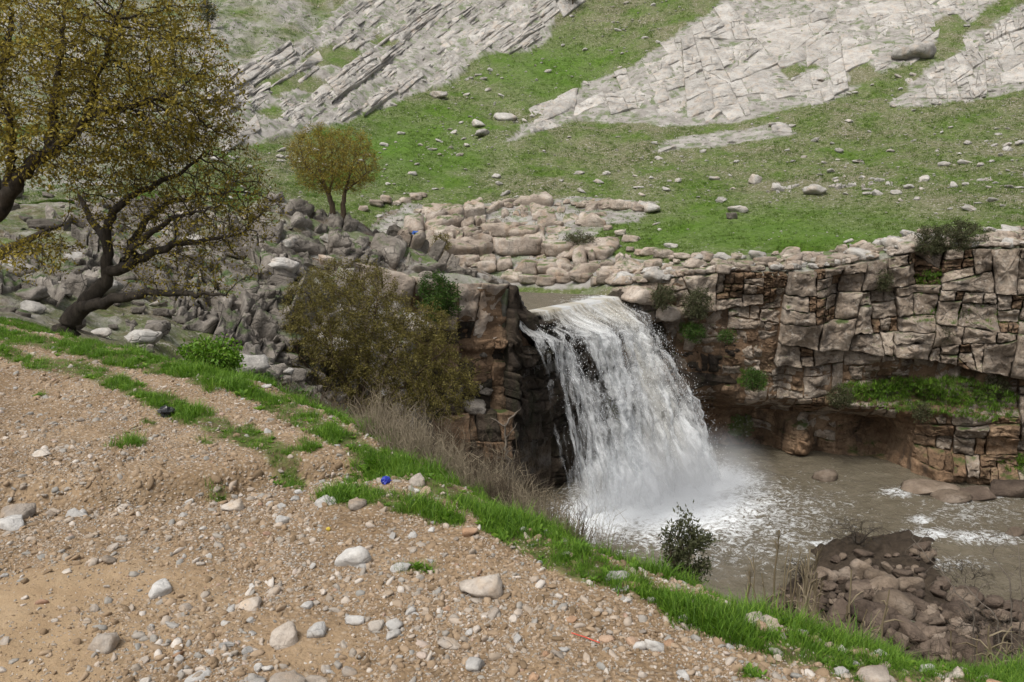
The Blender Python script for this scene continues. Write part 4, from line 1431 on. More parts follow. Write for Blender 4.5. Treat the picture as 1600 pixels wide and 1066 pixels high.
def fall_sheet(name, dens, out0, amp, seed, s0=0.0, s1=1.0, tone=(0.88, 0.90, 0.915), fine=1.0, t0=-0.10, ns=160, nt=170):
    S, Tt = np.meshgrid(np.linspace(s0, s1, ns), np.linspace(t0, 1.0, nt), indexing='ij')
    s = S.ravel(); tau = Tt.ravel()
    flow = np.column_stack([s * 10 + seed, tau * 11 + seed * 0.7, np.full(len(s), seed * 0.31)])
    tp = np.clip(tau, 0, 1)
    bulk = fbm(np.column_stack([flow[:, 0] / 1.1, flow[:, 1] / 5.5, flow[:, 2]]), 4, 0.55)
    lump = fbm(np.column_stack([flow[:, 0] / 0.32, flow[:, 1] / 1.3, flow[:, 2] + 4]), 4, 0.6)
    out = out0 * sstep(0.0, 0.2, tp) + amp * sstep(0.0, 0.25, tp) * (0.75 * bulk + 0.40 * lump)
    v = fall_point(s, tau, out)
    v[:, 2] += 0.05 * lump * sstep(0.02, 0.2, tp)
    # how much water: a heavy right half, a torn left side with rock showing, a thin thread at the far left
    th = 0.30 + 0.0 * s
    th = th + 0.24 * np.exp(-((s - 0.80) / 0.17) ** 2) + 0.16 * np.exp(-((s - 0.42) / 0.2) ** 2)
    th = th - 0.06 * sstep(0.06, 0.0, s) - 0.20 * sstep(0.20, 0.04, s) * sstep(0.20, 0.40, tp) - 0.16 * sstep(0.10, 0.0, s) * sstep(0.4, 0.7, tp)
    th = th - 0.16 * np.exp(-((s - 0.60) / 0.05) ** 2) * np.exp(-((tp - 0.36) / 0.16) ** 2) * 2.0
    th = th - 0.22 * np.exp(-((s - 0.17) / 0.035) ** 2) * sstep(0.30, 0.05, tp) * 2.2
    th = th - 0.12 * np.exp(-((s - 0.33) / 0.05) ** 2) * np.exp(-((tp - 0.42) / 0.15) ** 2) * 1.6
    gap = fbm(np.column_stack([s * 7 + seed, tp * 2.2, s * 0 + 3.1]), 3, 0.55)
    th = th - 0.42 * sstep(0.0, 0.45, gap) * sstep(0.12, 0.3, tp) * (1 - sstep(0.62, 0.9, tp)) * (1 - 0.6 * sstep(0.6, 0.8, s))
    th = th + 0.10 * sstep(0.45, 0.95, tp) + 0.34 * sstep(0.06, -0.04, tau)
    th = th - 0.34 * sstep(0.965, 1.0, s) - 0.5 * sstep(0.995, 1.0, s) - 0.5 * sstep(0.012, 0.0, s)
    th = th - 0.30 * sstep(0.95, 1.0, tp) * (out0 > 0.1)
    silt = np.clip(0.95 * sstep(0.34, -0.06, tau) + 0.85 * np.exp(-((s - 0.72) / 0.16) ** 2) * (1 - 0.5 * tp) + 0.12, 0, 1)
    me = mesh_np(name, v - fl, grid_faces(ns, nt), True, fall_material(name + '_water', dens, tone, fine=fine))
    attr(me, 'thick', th); attr(me, 'silt', silt)
    a = me.attributes.new('flow', 'FLOAT_VECTOR', 'POINT')
    a.data.foreach_set('vector', flow.astype(np.float32).ravel())
    return link(name, me, fall)


fall_sheet('water_sheet', 0.14, 0.0, 0.40, 1.0)
fall_sheet('water_sheet', -0.02, 0.40, 0.70, 5.0, 0.0, 1.0, t0=0.02, fine=0.8)
fall_sheet('water_sheet', -0.14, 0.85, 0.95, 9.0, 0.02, 1.0, fine=1.2, t0=0.06)
# a thin thread of water at the far left, down the dark wall
def thread(s, seed, w=0.35, t1=0.8):
    S, Tt = np.meshgrid(np.linspace(-1, 1, 14), np.linspace(0.12, t1, 120), indexing='ij')
    a = S.ravel(); tau = Tt.ravel()
    c = fall_point(np.full(a.size, s) + 0.0, tau * 0.35 + 0.06)
    zt = fall_point(np.full(a.size, s), tau)[:, 2]
    wd = w * (0.35 + 0.9 * tau)
    wob = 0.18 * fbm(np.column_stack([tau * 5, a * 0, a * 0 + seed]), 3)
    v = np.column_stack([c[:, 0] + 0.79 * a * wd * 0.6 + wob, c[:, 1] + 0.6 * a * wd * 0.6, zt])
    me = mesh_np('water_thread', v - fl, grid_faces(14, 120), True, bpy.data.materials.get('water_sheet_water'))
    attr(me, 'thick', 0.06 - 0.42 * np.abs(a) ** 1.2 - 0.16 * tau); attr(me, 'silt', a * 0)
    fa = me.attributes.new('flow', 'FLOAT_VECTOR', 'POINT')
    fa.data.foreach_set('vector', np.column_stack([a * 1.2 + seed, tau * 11, a * 0]).astype(np.float32).ravel())
    link('water_thread', me, fall)


thread(0.035, 2.0, 0.85, 0.9)
# spray: drops thrown clear of the sheet and splashing up from the pool
rng = np.random.default_rng(61)
n = 9000
s = np.clip(rng.beta(1.6, 1.0, n) * 1.02, 0.03, 1.0); tau = rng.uniform(0.05, 1.0, n) ** 0.8
o = 0.45 + np.abs(rng.normal(0, 0.40, n)) * (0.4 + tau)
p1 = fall_point(s, tau, o)
p1[:, :2] += np.column_stack([rng.normal(0, 0.22, n), rng.normal(0, 0.22, n)]) * (0.4 + tau)[:, None]
p1[:, 2] += rng.normal(0, 0.12, n)
m = 6000
s2 = np.clip(rng.beta(1.5, 1.1, m) * 1.1 - 0.02, 0, 1.06)
p2 = fall_point(np.clip(s2, 0, 1), np.full(m, 1.0))
p2[:, :2] += np.column_stack([np.abs(rng.normal(0, 1.0, m)) * 0.9 + rng.normal(0, 0.4, m), -np.abs(rng.normal(0, 0.8, m)) + rng.normal(0, 0.4, m)])
p2[:, 2] = Z_POOL + np.abs(rng.normal(0, 0.55, m)) * np.exp(-np.abs(rng.normal(0, 0.3, m)))
pp = np.concatenate([p1, p2]); N = len(pp)
sz = np.concatenate([0.006 + 0.010 * rng.random(n) ** 2, 0.005 + 0.009 * rng.random(m) ** 2])
tet = np.array([(1, 1, 1), (-1, -1, 1), (-1, 1, -1), (1, -1, -1)], float) * 0.75
stretch = np.concatenate([np.full(n, 2.6), np.full(m, 1.2)])
v = pp[:, None, :] + tet[None] * np.stack([sz, sz, sz * stretch], 1)[:, None, :]
f = (np.arange(N)[:, None, None] * 4 + np.array([(0, 1, 2), (0, 3, 1), (0, 2, 3), (1, 3, 2)])[None]).reshape(-1, 3)
t = NT('spray_drops')
M_SPRAY = t.finish(t.principled((0.86, 0.87, 0.88), 0.3, None, 0.5))
tag(link('spray_drops', mesh_np('spray_drops', v.reshape(-1, 3) - fl, f, True, M_SPRAY), fall), kind='stuff')


def mist_volume():
    c = (BASE_L * 0.45 + BASE_R * 0.55) + np.array([0.9, -0.9])
    d = (BASE_R - BASE_L); L = np.hypot(*d)
    an = math.atan2(d[1], d[0])
    v, f = ICO[3]
    v = v * np.array([L * 0.70, 3.6, 4.2])
    R = np.array([[math.cos(an), -math.sin(an), 0], [math.sin(an), math.cos(an), 0], [0, 0, 1]])
    v = v @ R.T
    v[:, 2] = np.maximum(v[:, 2], -0.05)
    t = NT('mist')
    tc = t.n('TexCoord').outputs['Object']
    mp = t.n('Mapping'); mp.vector_type = 'POINT'
    mp.inputs['Rotation'].default_value = (0, 0, -an)
    t.l(tc, mp.inputs[0])
    sc = t.n('VectorMath', operation='MULTIPLY'); t.l(mp.outputs[0], sc.inputs[0])
    sc.inputs[1].default_value = (1 / (L * 0.70), 1 / 3.6, 1 / 4.2)
    ln = t.n('VectorMath', operation='LENGTH'); t.l(sc.outputs[0], ln.inputs[0])
    fall_ = t.math('POWER', t.math('SUBTRACT', 1.0, ln.outputs['Value'], clamp=True), 1.3)
    nz = t.ramp(t.noise(0.55, 4, 0.6, tc), [(0.35, 0.15), (0.7, 1.0)])
    pv = t.n('VolumePrincipled')
    pv.inputs['Color'].default_value = (0.93, 0.95, 0.98, 1)
    pv.inputs['Anisotropy'].default_value = 0.2
    t.l(t.math('MULTIPLY', t.math('MULTIPLY', fall_, nz), 1.5), pv.inputs['Density'])
    t.l(pv.outputs[0], t.out.inputs['Volume'])
    o = link('mist', mesh_np('mist', v, f, True, t.m), None, (c[0], c[1], Z_POOL))
    tag(o, 'pale mist drifting up from the foot of the waterfall', 'mist', kind='stuff')


mist_volume()
print('water', round(time.time() - T0, 1))
# ------------------------------------------------------------------ scattering helper for what nobody could count
def scatter(name, pts, rot, scl, idx, sources, label, cat, parent=None):
    """one object that repeats a few small source meshes over points of its own"""
    me = bpy.data.meshes.new(name)
    me.vertices.add(len(pts))
    me.vertices.foreach_set('co', np.asarray(pts, np.float32).ravel())
    a = me.attributes.new('rot', 'FLOAT_VECTOR', 'POINT'); a.data.foreach_set('vector', np.asarray(rot, np.float32).ravel())
    a = me.attributes.new('scl', 'FLOAT_VECTOR', 'POINT'); a.data.foreach_set('vector', np.asarray(scl, np.float32).ravel())
    a = me.attributes.new('pick', 'INT', 'POINT'); a.data.foreach_set('value', np.asarray(idx, np.int32))
    o = link(name, me, parent)
    ng = bpy.data.node_groups.new(name, 'GeometryNodeTree')
    ng.interface.new_socket('Geometry', in_out='INPUT', socket_type='NodeSocketGeometry')
    ng.interface.new_socket('Geometry', in_out='OUTPUT', socket_type='NodeSocketGeometry')
    gi = ng.nodes.new('NodeGroupInput'); go = ng.nodes.new('NodeGroupOutput')
    m2p = ng.nodes.new('GeometryNodeMeshToPoints')
    ng.links.new(gi.outputs[0], m2p.inputs[0])
    jn = ng.nodes.new('GeometryNodeJoinGeometry')
    for s in reversed(sources):
        oi = ng.nodes.new('GeometryNodeObjectInfo'); oi.inputs['Object'].default_value = s
        oi.inputs['As Instance'].default_value = True
        ng.links.new(oi.outputs['Geometry'], jn.inputs[0])
    ip = ng.nodes.new('GeometryNodeInstanceOnPoints')
    ip.inputs['Pick Instance'].default_value = True
    def named(nm, ty):
        q = ng.nodes.new('GeometryNodeInputNamedAttribute'); q.data_type = ty; q.inputs[0].default_value = nm
        return q.outputs[0]
    e2r = ng.nodes.new('FunctionNodeEulerToRotation')
    ng.links.new(named('rot', 'FLOAT_VECTOR'), e2r.inputs[0])
    ng.links.new(m2p.outputs[0], ip.inputs['Points']); ng.links.new(jn.outputs[0], ip.inputs['Instance'])
    ng.links.new(named('pick', 'INT'), ip.inputs['Instance Index'])
    ng.links.new(e2r.outputs[0], ip.inputs['Rotation']); ng.links.new(named('scl', 'FLOAT_VECTOR'), ip.inputs['Scale'])
    ng.links.new(ip.outputs[0], go.inputs[0])
    md = o.modifiers.new('scatter', 'NODES'); md.node_group = ng
    return tag(o, label, cat, kind='stuff')


def src(name, me):
    return bpy.data.objects.new(name, me)


# ------------------------------------------------------------------ gravel
def pebble_material():
    t = NT('pebbles')
    oi = t.n('ObjectInfo').outputs['Random']
    c = t.ramp(oi, [(0.0, (0.15, 0.104, 0.062)), (0.25, (0.25, 0.178, 0.112)), (0.5, (0.325, 0.242, 0.165)), (0.72, (0.245, 0.235, 0.215)), (0.88, (0.37, 0.30, 0.235)), (0.97, (0.47, 0.43, 0.385)), (1.0, (0.30, 0.185, 0.125))])
    n = t.noise(38, 5, 0.65)
    c = t.mix(0.5, c, t.ramp(n, [(0.3, 0.33), (0.7, 0.66)]), 'OVERLAY')
    return t.finish(t.principled(c, 0.9, t.bump(n, 0.5, 0.01), 0.25))


M_PEB = pebble_material()
peb = []
for k in range(10):
    v, f = boulder_verts(2, 700 + k, planes=9, sharp=26, rough=0.16)
    v = v * np.array([1.15, 0.9, 0.75])
    peb.append(src('pebble', mesh_np('pebble', v, f, True, M_PEB)))
rng = np.random.default_rng(71)
N = 640000
# denser near the camera, where each stone shows
y = 1.0 * (13.0 / 1.0) ** rng.random(N); x = rng.uniform(-0.80, 0.72, N) * (y + 1.4)
g, du, e, ne = ng_at(x, y)
clump = fbm(P2(x, y, 0.55, 4.0), 3)
dens = np.clip(0.62 + 0.9 * clump, 0.15, 1.0) * (1 - 0.80 * du) * (1 - 0.75 * g) * np.where(e > 0.25, 0.15, 1.0) + 0.5 * ne
ok = rng.random(N) < dens
x, y, du, ne = x[ok], y[ok], du[ok], ne[ok]
N = len(x)
r = 0.0030 + 0.0027 * rng.pareto(2.3, N)
r = np.minimum(r, 0.021) * (0.75 + 0.05 * y) * (1 + 0.5 * ne)
z = nz_at(x, y) + r * 0.02
scl = np.stack([r * rng.uniform(0.8, 1.4, N), r * rng.uniform(0.8, 1.2, N), r * rng.uniform(0.7, 1.2, N)], 1)
scatter('gravel', np.stack([x, y, z], 1), np.stack([rng.normal(0, 0.5, N), rng.normal(0, 0.5, N), rng.uniform(0, 6.28, N)], 1), scl, rng.integers(0, 10, N), peb,
        'fine tan and grey gravel covering the near ground', 'gravel')
print('pebbles', N)

STV = {'tan': [rock_mesh('stone', 3, 800 + k, M_STONE, planes=10, sharp=26, rough=0.15) for k in range(6)],
       'grey': [rock_mesh('stone', 3, 830 + k, M_STONEG, planes=9, sharp=28, rough=0.13) for k in range(6)],
       'orange': [rock_mesh('stone', 3, 860 + k, M_STONEO, planes=10, sharp=18) for k in range(4)]}
# loose stones one can pick out, lying in the gravel
k = 0
while k < 240:
    px, py = rng.uniform(-20, 1620), rng.uniform(540, 1100)
    p = on_plane(px, py, 0.0)
    if p[1] < 1 or p[1] > 10.5: continue
    g, du, e, ne = ng_at(p[0], p[1])
    if e[0] > 0.1: continue
    w = 0.35 + 0.65 * (py > 820) - 0.5 * du[0] + 5.0 * ne[0] + 0.5 * (abs(py - np.interp(px, [0, 320, 560, 800, 1100, 1600], [765, 760, 745, 860, 980, 1040])) < 22)
    if rng.random() > w * 0.8: continue
    r = (0.011 + 0.009 * rng.pareto(2.4)) * (0.85 + 0.06 * p[1])
    r = min(r * (1 + 0.8 * ne[0]), 0.05)
    z = nz_at(p[0], p[1])[0]
    key = rng.choice(['tan', 'grey', 'orange'], p=[0.5, 0.38, 0.12])
    link('stone', STV[key][rng.integers(len(STV[key]))], ground, (p[0], p[1], z + r * 0.18), (rng.normal(0, 0.3), rng.normal(0, 0.3), rng.uniform(0, 6.28)),
         (r * rng.uniform(0.9, 1.5), r * rng.uniform(0.8, 1.1), r * rng.uniform(0.5, 0.85)))
    k += 1
# stones one would name: image place, width in px, flatness, yaw, kind, label
NAMED = [(547, 872, 52, 0.72, 0.2, 'grey', 'round pale grey stone alone in the middle of the gravel'),
         (757, 918, 66, 0.62, 0.1, 'tan', 'large half-buried tan stone right of the middle of the gravel'),
         (450, 982, 46, 0.8, 0.5, 'tan', 'yellowish rounded stone with orange stain near the bottom'),
         (498, 972, 36, 0.6, 1.2, 'grey', 'grey blue lumpy stone beside the yellowish rounded stone'),
         (590, 962, 26, 0.7, 0.3, 'tan', 'cream angular stone left in the cluster of three'),
         (614, 962, 30, 0.65, 2.2, 'grey', 'white pointed stone at the back of the cluster of three'),
         (612, 978, 26, 0.6, 0.9, 'grey', 'white flat stone at the front of the cluster of three'),
         (440, 792, 30, 0.6, 0.4, 'grey', 'smooth white oval stone below the upper grass clump'),
         (505, 776, 30, 0.65, 0.1, 'grey', 'white stone at the left tip of the middle grass strip'),
         (557, 790, 28, 0.8, 0.8, 'tan', 'tan angular stone at the lower edge of the middle grass strip'),
         (30, 770, 48, 0.7, 0.3, 'tan', 'large tan block in the washed-out rut at far left'),
         (12, 792, 50, 0.45, -0.5, 'grey', 'long white stone cut by the left picture edge'),
         (120, 768, 22, 0.7, 1.4, 'grey', 'grey triangular stone among the rubble of the rut'),
         (365, 768, 32, 0.75, 0.5, 'tan', 'tan wedge-shaped stone at the right end of the rut'),
         (395, 935, 36, 0.45, 0.2, 'tan', 'flat cream stone on the dusty gravel'),
         (440, 1060, 60, 0.6, 0.2, 'tan', 'tan stone cut by the bottom picture edge left of centre'),
         (305, 1035, 40, 0.55, 0.9, 'grey', 'flat pinkish grey stone near the bottom left'),
         (745, 1025, 34, 0.7, 1.0, 'grey', 'angular blue grey stone near the bottom centre'),
         (960, 890, 40, 0.42, 0.3, 'grey', 'flat white stone lying at the grass edge'),
         (985, 903, 28, 0.55, 0.6, 'orange', 'brown flat stone just right of the flat white stone'),
         (1087, 934, 20, 0.95, 0.3, 'tan', 'small upright tan stone at the grass edge'),
         (1108, 946, 30, 0.5, 0.5, 'orange', 'orange stone leaning by the small upright tan stone'),
         (1182, 962, 34, 0.9, 0.4, 'tan', 'rounded buff stone standing between two grass strips'),
         (1382, 996, 26, 0.45, 0.2, 'grey', 'flat white stone in the grass on the right'),
         (1448, 1022, 26, 0.7, 0.3, 'grey', 'pale knobbly stone in the grass right of the flat white one'),
         (1498, 1034, 26, 0.7, 0.9, 'tan', 'cream stone near the right end of the grass edge'),
         (655, 756, 26, 0.7, 0.9, 'tan', 'rounded tan stone beside the blue scrap'),
         (735, 838, 24, 0.9, 0.9, 'orange', 'reddish upright stone right of the middle grass strip'),
         (665, 775, 22, 0.8, 0.2, 'orange', 'orange stone in the bare soil under the grass edge'),
         (68, 712, 24, 0.4, 0.2, 'tan', 'flat cream stone on the upper left gravel'),
         (998, 996, 22, 0.8, 0.2, 'grey', 'white and grey pebble stone on the right gravel')]
for i, (px, py, w, fl_, yaw, key, lab) in enumerate(NAMED):
    p = on_plane(px, py + 6, 0.0)
    r = w * 0.5 * p[1] / FPX * 0.93
    z = nz_at(p[0], p[1])[0]
    tag(link('stone', STV[key][i % len(STV[key])], None, (p[0], p[1], z + r * fl_ * 0.45), (0.1, -0.1, yaw), (r * 1.1, r * 0.85, r * fl_ * 1.05)), lab, 'stone')


# ------------------------------------------------------------------ grass
def blade_material(name, c0, c1, c2):
    t = NT(name)
    oi = t.n('ObjectInfo').outputs['Random']
    isl = t.n('NewGeometry').outputs['Random Per Island']
    c = t.ramp(t.math('MULTIPLY_ADD', isl, 0.6, t.math('MULTIPLY', oi, 0.4)), [(0.1, c0), (0.5, c1), (0.9, c2)])
    b = t.principled(c, 0.6, None, 0.3)
    tr = t.n('BsdfTranslucent'); t.l(t.mix(1.0, c, (1.0, 1.15, 0.55), 'MULTIPLY'), tr.inputs[0])
    m = t.n('MixShader'); m.inputs[0].default_value = 0.35
    t.l(b.outputs[0], m.inputs[1]); t.l(tr.outputs[0], m.inputs[2])
    return t.finish(m)


M_GRASS = blade_material('spring_grass', (0.045, 0.10, 0.008), (0.095, 0.20, 0.014), (0.19, 0.30, 0.035))
M_TURF = blade_material('hill_grass', (0.04, 0.080, 0.008), (0.075, 0.135, 0.014), (0.125, 0.17, 0.035))
M_DRY = blade_material('dry_stalks', (0.15, 0.115, 0.07), (0.27, 0.215, 0.14), (0.40, 0.33, 0.235))


def tuft(nb_, h, spread, width, seed, mat, seg=3, lean=0.5):
    r = np.random.default_rng(seed)
    vs_, fs_, o = [], [], 0
    for _ in range(nb_):
        a = r.uniform(0, 6.28); rad = spread * math.sqrt(r.random())
        p = np.array([math.cos(a) * rad, math.sin(a) * rad, 0])
        hh = h * r.uniform(0.45, 1.1); ln = lean * r.uniform(0.2, 1.2); d = r.uniform(0, 6.28)
        dv = np.array([math.cos(d), math.sin(d), 0]); sv = np.array([-dv[1], dv[0], 0])
        w = width * r.uniform(0.7, 1.3)
        for k in range(seg + 1):
            t = k / seg
            c = p + dv * (ln * hh * t * t) + np.array([0, 0, hh * (t - 0.28 * ln * t * t)])
            ww = w * (1 - t ** 1.6) * 0.5
            if k < seg:
                vs_ += [c - sv * ww, c + sv * ww]
            else:
                vs_ += [c]
        for k in range(seg - 1):
            fs_.append((o + 2 * k, o + 2 * k + 1, o + 2 * k + 3, o + 2 * k + 2))
        tip = (o + 2 * seg - 2, o + 2 * seg - 1, o + 2 * seg)
        fs_.append(tip)
        o += 2 * seg + 1
    q4 = np.array([f for f in fs_ if len(f) == 4]); q3 = np.array([f for f in fs_ if len(f) == 3])
    return mesh_np('grass_tuft', np.array(vs_), [q4, q3], True, mat)


tufts = [src('grass_tuft', tuft(30, (0.06, 0.085, 0.10, 0.12, 0.135, 0.075)[k], 0.055, 0.0042, 900 + k, M_GRASS, 3, 0.75)) for k in range(6)]


def broad(seed):
    r = np.random.default_rng(seed)
    vs_, fs_ = [], []
    for _ in range(16):
        a = r.uniform(0, 6.28); L = r.uniform(0.03, 0.075); w = L * 0.42; el = r.uniform(0.2, 1.0)
        d = np.array([math.cos(a) * math.cos(el), math.sin(a) * math.cos(el), math.sin(el)]); s = np.array([-math.sin(a), math.cos(a), 0])
        b = d * L * 0.4; o = len(vs_)
        up = np.array([0, 0, L * 0.12])
        vs_ += [b * 0.1, b + s * w * 0.5 + up, b + d * L * 0.5 + s * w * 0.35, b + d * L * 0.75 - up, b + d * L * 0.5 - s * w * 0.35, b - s * w * 0.5 + up]
        fs_.append((o, o + 1, o + 2, o + 3)); fs_.append((o, o + 3, o + 4, o + 5))
    return mesh_np('leafy_weed', np.array(vs_), np.array(fs_), True, M_GRASS)


tufts += [src('leafy_weed', broad(950 + k)) for k in range(2)]
rng = np.random.default_rng(72)
N = 150000
y = 1.4 * (14.0 / 1.4) ** rng.random(N); x = rng.uniform(-0.82, 0.75, N) * (y + 1.2)
g, du, e, ne = ng_at(x, y)
patch = fbm(P2(x, y, 0.45, 14.0), 3)
dn_ = g * np.clip(0.78 + 1.1 * patch, 0.05, 1) + np.where(e > 0.1, 0.30 * np.exp(-np.maximum(e - 0.2, 0) / 0.5), 0)
ok = (rng.random(N) < dn_ * 0.85) & (e < 2.2)
x, y, e = x[ok], y[ok], e[ok]
N = len(x)
sc = rng.uniform(0.4, 0.95, N) * (0.65 + 0.8 * np.clip(patch[ok] + 0.3, 0, 1)) * np.where(np.abs(e) < 0.4, 1.1, 0.8) * np.interp(x, [-2.0, 1.0], [1.0, 0.72])
pk = np.where(rng.random(N) < 0.12, rng.integers(6, 8, N), rng.integers(0, 6, N))
scatter('grass', np.stack([x, y, nz_at(x, y) - 0.005], 1), np.stack([rng.normal(0, 0.16, N), rng.normal(0, 0.16, N), rng.uniform(0, 6.28, N)], 1), np.repeat(sc[:, None], 3, 1), pk, tufts,
        'bright green spring grass along the edge of the gravel shoulder', 'grass')
print('grass', N)
# short turf of the far slopes
ht = [src('turf_tuft', tuft(9, 0.16, 0.16, 0.030, 980 + k, M_TURF, 2, 0.7)) for k in range(4)]
N = 90000
px, py = rng.uniform(-20, 1620, N), rng.uniform(-10, 440, N)
P = hit(px, py, 44)
rk = np.zeros(N, bool)
for poly in (SLAB_MAIN, SLAB_LEFT, SLAB_RIGHT, SLAB_LOW):
    rk |= in_poly(px, py, poly)
rk |= in_poly(px, py, TERRACE) & (rng.random(N) < 0.8)
cl = fbm(P2(P[:, 0], P[:, 1], 4.0, 2.2), 4)
ok = (rng.random(N) < np.where(rk, 0.07, np.clip(0.55 + 0.9 * cl, 0.05, 1))) & (P[:, 1] < 200) & (P[:, 2] > Z_RIVER + 0.2)
P = P[ok]; N = len(P)
sc = rng.uniform(0.5, 1.2, N) * (0.5 + P[:, 1] / 90)
scatter('hill_grass', P, np.stack([rng.normal(0, 0.2, N), rng.normal(0, 0.2, N), rng.uniform(0, 6.28, N)], 1), np.stack([sc, sc, sc * 0.8], 1), rng.integers(0, 4, N), ht,
        'short patchy green turf on the far hillside', 'grass')
print('turf', N, round(time.time() - T0, 1))
# ------------------------------------------------------------------ trees and shrubs
def bark_material(name, c0, c1):
    t = NT(name)
    n = t.noise(1.0, 6, 0.65, t.scaled(14, 14, 4))
    c = t.ramp(n, [(0.3, c0), (0.7, c1)])
    return t.finish(t.principled(c, 0.9, t.bump(n, 0.7, 0.03), 0.2))


def leaf_material(name, cols, trans=0.3):
    t = NT(name)
    isl = t.n('NewGeometry').outputs['Random Per Island']
    n = t.noise(0.9, 3, 0.6)
    c = t.ramp(t.math('ADD', t.math('MULTIPLY', isl, 0.65), t.math('MULTIPLY', n, 0.35)), [(k / (len(cols) - 1), q) for k, q in enumerate(cols)])
    b = t.principled(c, 0.6, None, 0.25)
    tr = t.n('BsdfTranslucent'); t.l(c, tr.inputs[0])
    m = t.n('MixShader'); m.inputs[0].default_value = trans
    t.l(b.outputs[0], m.inputs[1]); t.l(tr.outputs[0], m.inputs[2])
    return t.finish(m)


M_BARK = bark_material('grey_brown_bark', (0.022, 0.018, 0.014), (0.085, 0.07, 0.055))
M_BARKD = bark_material('warm_bark', (0.05, 0.036, 0.024), (0.13, 0.095, 0.062))
M_TWIG = bark_material('grey_twigs', (0.085, 0.07, 0.055), (0.19, 0.16, 0.13))
M_LEAF = leaf_material('olive_spring_leaves', [(0.10, 0.080, 0.011), (0.19, 0.15, 0.020), (0.28, 0.22, 0.030), (0.38, 0.30, 0.06)])
M_LEAFB = leaf_material('brown_green_buds', [(0.058, 0.050, 0.014), (0.108, 0.093, 0.023), (0.165, 0.14, 0.034), (0.235, 0.20, 0.06)])
M_LEAFG = leaf_material('green_shrub_leaves', [(0.02, 0.045, 0.008), (0.04, 0.085, 0.012), (0.075, 0.13, 0.02)])
M_LEAFD = leaf_material('grey_green_leaves', [(0.035, 0.040, 0.018), (0.065, 0.07, 0.030), (0.10, 0.105, 0.05)])


def colonize(limbs, attr_pts, step, kill, infl, iters=140, seed=0, grav=0.0):
    """limbs: [(points, radii, parent index or None)] drawn by hand; the finer wood grows towards the crown points"""
    nodes, par, rad = [], [], []
    ends = {}
    for li, (pts, rr, pr) in enumerate(limbs):
        pts = [np.array(p, float) for p in pts]
        prev = -1
        if pr is not None:
            d = [np.linalg.norm(n - pts[0]) for n in nodes]
            prev = int(np.argmin(d))
        L = [0]
        for k in range(1, len(pts)): L.append(L[-1] + np.linalg.norm(pts[k] - pts[k - 1]))
        n = max(2, int(L[-1] / step))
        P = np.array(pts)
        for t in np.linspace(0 if prev < 0 else step * 0.8, L[-1], n):
            q = np.array([np.interp(t, L, P[:, i]) for i in range(3)])
            r = np.interp(t, L, np.interp(np.linspace(0, 1, len(pts)), np.linspace(0, 1, len(rr)), rr))
            nodes.append(q); par.append(prev); rad.append(r); prev = len(nodes) - 1
    rngc = np.random.default_rng(seed)
    A = np.array(attr_pts, float)
    alive = np.ones(len(A), bool)
    # gentle kinks in the hand-drawn limbs
    kid = {}
    for it in range(iters):
        if not alive.any(): break
        kd = kdtree.KDTree(len(nodes))
        for i, p in enumerate(nodes): kd.insert(p, i)
        kd.balance()
        pull = {}
        dead = []
        for ai in np.nonzero(alive)[0]:
            co, i, d = kd.find(A[ai])
            if d < kill: dead.append(ai); continue
            if d > infl: continue
            v = A[ai] - nodes[i]
            pull.setdefault(i, np.zeros(3)); pull[i] += v / (d + 1e-9)
        alive[dead] = False
        grew = 0
        for i, v in pull.items():
            if kid.get(i, 0) > 4: continue
            v = v / (np.linalg.norm(v) + 1e-9) + rngc.normal(0, 0.22, 3)
            v[2] += grav
            if par[i] >= 0:
                pv = nodes[i] - nodes[par[i]]
                v = v + 0.55 * pv / (np.linalg.norm(pv) + 1e-9)
            v = v / (np.linalg.norm(v) + 1e-9)
            nodes.append(nodes[i] + v * step); par.append(i); rad.append(0.0)
            kid[i] = kid.get(i, 0) + 1
            grew += 1
        if not grew: break
    return np.array(nodes), np.array(par), np.array(rad)


def pipe_radii(par, rad, tip, ex=2.3):
    n = len(par)
    acc = np.zeros(n)
    nk = np.zeros(n, int)
    for i in range(n - 1, -1, -1):
        a = acc[i] if nk[i] else tip ** ex
        if nk[i]: a += (tip * 0.35) ** ex
        if par[i] >= 0:
            acc[par[i]] += a; nk[par[i]] += 1
        acc[i] = a
    return np.maximum(acc ** (1 / ex), rad), nk


def tube(pts, rr, sides):
    pts = np.array(pts); n = len(pts)
    d = np.gradient(pts, axis=0); d /= np.linalg.norm(d, axis=1)[:, None] + 1e-9
    ref = np.array([0.31, 0.17, 0.93]) if abs(d[0][2]) < 0.9 else np.array([1.0, 0.1, 0.0])
    u = np.cross(d, ref); u /= np.linalg.norm(u, axis=1)[:, None] + 1e-9
    w = np.cross(d, u)
    an = np.arange(sides) * 2 * math.pi / sides
    ring = u[:, None, :] * np.cos(an)[None, :, None] + w[:, None, :] * np.sin(an)[None, :, None]
    v = pts[:, None, :] + ring * np.array(rr)[:, None, None]
    a = np.arange(sides); b = (a + 1) % sides
    f = np.concatenate([np.stack([k * sides + a, k * sides + b, (k + 1) * sides + b, (k + 1) * sides + a], 1) for k in range(n - 1)])
    return v.reshape(-1, 3), f


def chains(nodes, par, r):
    kids = [[] for _ in nodes]
    for i, p in enumerate(par):
        if p >= 0: kids[p].append(i)
    out = []
    st = [(i, -1) for i in range(len(nodes)) if par[i] < 0]
    while st:
        i, p = st.pop()
        ch = [p] if p >= 0 else []
        while True:
            ch.append(i)
            if not kids[i]: break
            ks = sorted(kids[i], key=lambda q: -r[q])
            for q in ks[1:]: st.append((q, i))
            i = ks[0]
        out.append(ch)
    return out


